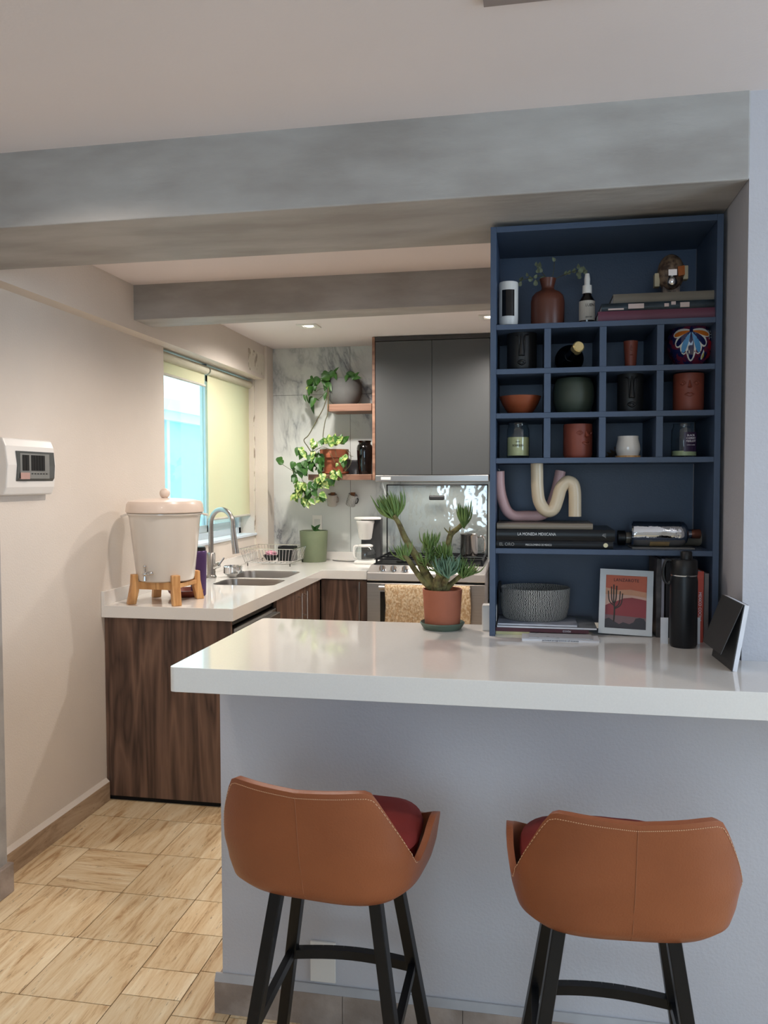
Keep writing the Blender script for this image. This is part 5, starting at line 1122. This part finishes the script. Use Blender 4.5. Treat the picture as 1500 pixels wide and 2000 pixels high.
bm=NB(); prism(bm,[fl[0],fl[1],fl[1]+hang,fl[0]+hang+Vector((0,.014,0))],nrm*.0016); obj('front_flap',bm,dk,kal)
bm=NB(); lg=U+off*1.1; prism(bm,[lg+D*.08,lg+D*.9,Vector((.012,0,0))+D*.9+Vector((topx*.25,0,0)),Vector((.020,0,0))+D*.25],(.0016,0,0)); obj('rear_leg',bm,dk,kal)

# ---------------------------------------------------------------- bar stools
def interp(tb,x):
    for (a,b),(c,d) in zip(tb,tb[1:]):
        if a<=x<=c:
            t=(x-a)/(c-a); t=t*t*(3-2*t) if 0 else t; return b+(d-b)*t
    return tb[-1][1]
RIM=[(0,.836),(20,.840),(34,.843),(39,.842),(42,.836),(45,.815),(50,.772),(58,.706),(64,.668),(69,.662),(76,.674),(88,.698),(98,.708),(106,.706),(116,.690),(135,.655),(150,.645),(180,.642)]
def shellpt(ang,s,off=0):
    "ang: degrees from the back centre; s: 0 seat middle .. 1 rim"
    a=math.radians(ang-90); ca,sa=math.cos(a),math.sin(a); e=3.5
    k=1/((abs(ca/.208)**e+abs(sa/.185)**e)**(1/e)); H=interp(RIM,abs(ang) if abs(ang)<=180 else 360-abs(ang))
    back=max(0,math.cos(math.radians(ang)))
    # profile
    PRF=[(0,0,.588),(.20,.36,.589),(.36,.68,.593),(.46,.86,.604),(.54,.95,.621),(.60,.985,.648)]
    if s<=.6:
        for (s0,k0,z0),(s1,k1,z1) in zip(PRF,PRF[1:]):
            if s0<=s<=s1: t=(s-s0)/(s1-s0); kk=k0+(k1-k0)*t; z=z0+(z1-z0)*t; break
    else:
        t=(s-.6)/.4; z=.648+(H+.008-.648)*t; kk=.985+.035*min(1,max(0,(z-.648)/.05))-.035*max(0,(z-.70)/.14)
    x=ca*k*kk; y=sa*k*kk
    if back>0: y-=.035*back*max(0,(z-.66)/.18)
    return Vector((x,y,z))
def make_stool(label,loc,rz,lrz,cush):
    t=thing('bar_stool',label,'bar stool',loc,rz,group=None)
    NA=120; ss=[0,.1,.2,.28,.36,.41,.46,.5,.54,.57,.6,.65,.7,.75,.8,.85,.9,.95,1]
    bm=NB(); rows=[]
    for s in ss[1:]: rows.append([bm.verts.new(shellpt(i*360/NA if i<=NA/2 else i*360/NA-360,s)) for i in range(NA)])
    c=bm.verts.new(shellpt(0,0))
    for i in range(NA): bm.faces.new((c,rows[0][i],rows[0][(i+1)%NA]))
    for a,b in zip(rows,rows[1:]):
        for i in range(NA): bm.faces.new((a[i],a[(i+1)%NA],b[(i+1)%NA],b[i]))
    o=obj('seat_shell',bm,leather,t,smooth=80); m_=o.modifiers.new('thick','SOLIDIFY'); m_.thickness=.014; m_.offset=1; b_=o.modifiers.new('round','BEVEL'); b_.width=.004; b_.segments=3; b_.limit_method='ANGLE'; b_.angle_limit=1.0
    # stitched seams: rim and the centre back
    def out(ang,s,d):
        p=shellpt(ang,s); e=.01; a_=shellpt(ang+.6,s)-shellpt(ang-.6,s); b_=shellpt(ang,min(1,s+e))-shellpt(ang,s-e); n_=a_.cross(b_).normalized()
        if n_.dot(Vector((p.x,p.y,-.05)))<0: n_=-n_
        return p+n_*d
    bm=NB()
    A=[ -66+132*i/120 for i in range(121)]
    for i in range(0,120,1):
        p=out(A[i],.978,.0146); q=out(A[i]+.65,.978,.0146); tube(bm,[p,q],.0008,4)
    obj('rim_stitching',bm,thread,t)
    bm=NB(); P=[out(0,.22+.765*i/40,.0138) for i in range(41)]; tube(bm,P,.0010,5); obj('centre_seam',bm,mat('seam_leather',(140,84,54),.5),t)
    bm=NB(); lathe(bm,[(.035,.570),(.13,.572),(.13,.584),(.09,.600)],32); obj('seat_plate',bm,blackm,t,smooth=40)
    R_=Matrix.Rotation(lrz,4,'Z')
    def L(x,y,z): return R_@Vector((x+(.012 if rz<0 else -.014),y-.035,z))
    for sx in (-1,1):
        for sy in (-1,1):
            bm=NB(); bar(bm,L(sx*.105,sy*.10,.598),L(sx*.198,sy*.178,0),.026); obj('leg',bm,blackm,t,bevel=.002)
    kx=.105+.093*(.59-.31)/.59; ky_=.10+.078*(.59-.31)/.59
    bm=NB(); P=[L(-kx+2*kx*i/12,ky_+.020*math.sin(PI*i/12),.31) for i in range(13)]
    for a,b in zip(P,P[1:]): bar(bm,a,b,.022,.022)
    obj('footrest',bm,blackm,t)
    for sx in (-1,1):
        bm=NB(); bar(bm,L(sx*kx,ky_,.31),L(sx*kx,-ky_,.31),.016,.022); obj('side_stretcher',bm,blackm,t)
    bm=NB(); bar(bm,L(-kx,-ky_,.31),L(kx,-ky_,.31),.016,.022); obj('rear_stretcher',bm,blackm,t) if 0 else bm.free()
    # loose cushion
    cx,cy=cush
    P=Matrix.Translation(loc)@Matrix.Rotation(rz,4,'Z'); p=P@Vector((cx,cy,.606))
    return t,p
def cushion(label,p,rz,r):
    t=thing('seat_cushion',label,'cushion',p,rz)
    bm=NB(); NR=56; prof=[(0,0),(r*.70,0),(r*.88,.012),(r*.97,.025),(r*1.0,.04),(r*.99,.055),(r*.97,.064)]
    lathe(bm,prof+[(r*.90,.066)],NR,sq=3.0,sy=.9); obj('lower_pad',bm,mat('brick_red_cotton',(168,56,46),.85,var=.08,scale=12),t,smooth=60)
    bm=NB(); lathe(bm,[(r*.90,.062),(r*1.0,.066),(r*1.05,.076),(r*1.02,.090),(r*.86,.100),(r*.6,.104),(r*.25,.100),(0,.096)],NR,sq=3.0,sy=.9)
    for v in bm.verts:
        a=math.atan2(v.co.y,v.co.x); q=math.hypot(v.co.x,v.co.y); v.co.z+=.0012*math.sin(a*9)*(q/r)
    obj('upper_pad',bm,redf,t,smooth=60,label='darker red upper pad')
t,p=make_stool('tan leather bar stool with black legs, left one, in front of the white outlet plate',(-.430,1.735,0),-.12,.12,(.022,.0)); cushion('dark red cushion on the left bar stool',p,.0,.166)
t,p=make_stool('tan leather bar stool with black legs, right one, nearer the bluish wall',(.180,1.70,0),.06,-.06,(-.026,.0)); cushion('dark red cushion on the right bar stool',p,.05,.164)

# ---------------------------------------------------------------- repeats share a group
GR={'bar_stool':'bar stools along the counter','seat_cushion':'red cushions on the bar stools','roller_blind':'roller blinds at the kitchen window','wavy_candle':'wavy candles on the coffee-table books','jar_candle':'jar candles in the lowest cubbyholes','face_planter':'clay face pots in the cubbyholes','picture_book':'books piled on the top shelf','art_book':'books piled under the wavy candles','floating_shelf':'floating shelves on the tiled wall','hanging_mug':'mugs hanging on the tiled wall','paperback':'upright books behind the flask','recessed_spotlight':'recessed spotlights in the kitchen ceiling','wall_outlet':'white outlet plates','display_card':'white cards beside the flask','magazine':'magazines under the woven basket','notebook':'magazines under the woven basket','leaflet':'leaflets in front of the magazines'}
for o in bpy.data.objects:
    k=o.name.split('.')[0]
    if o.parent is None and k in GR and 'group' not in o: o['group']=GR[k]
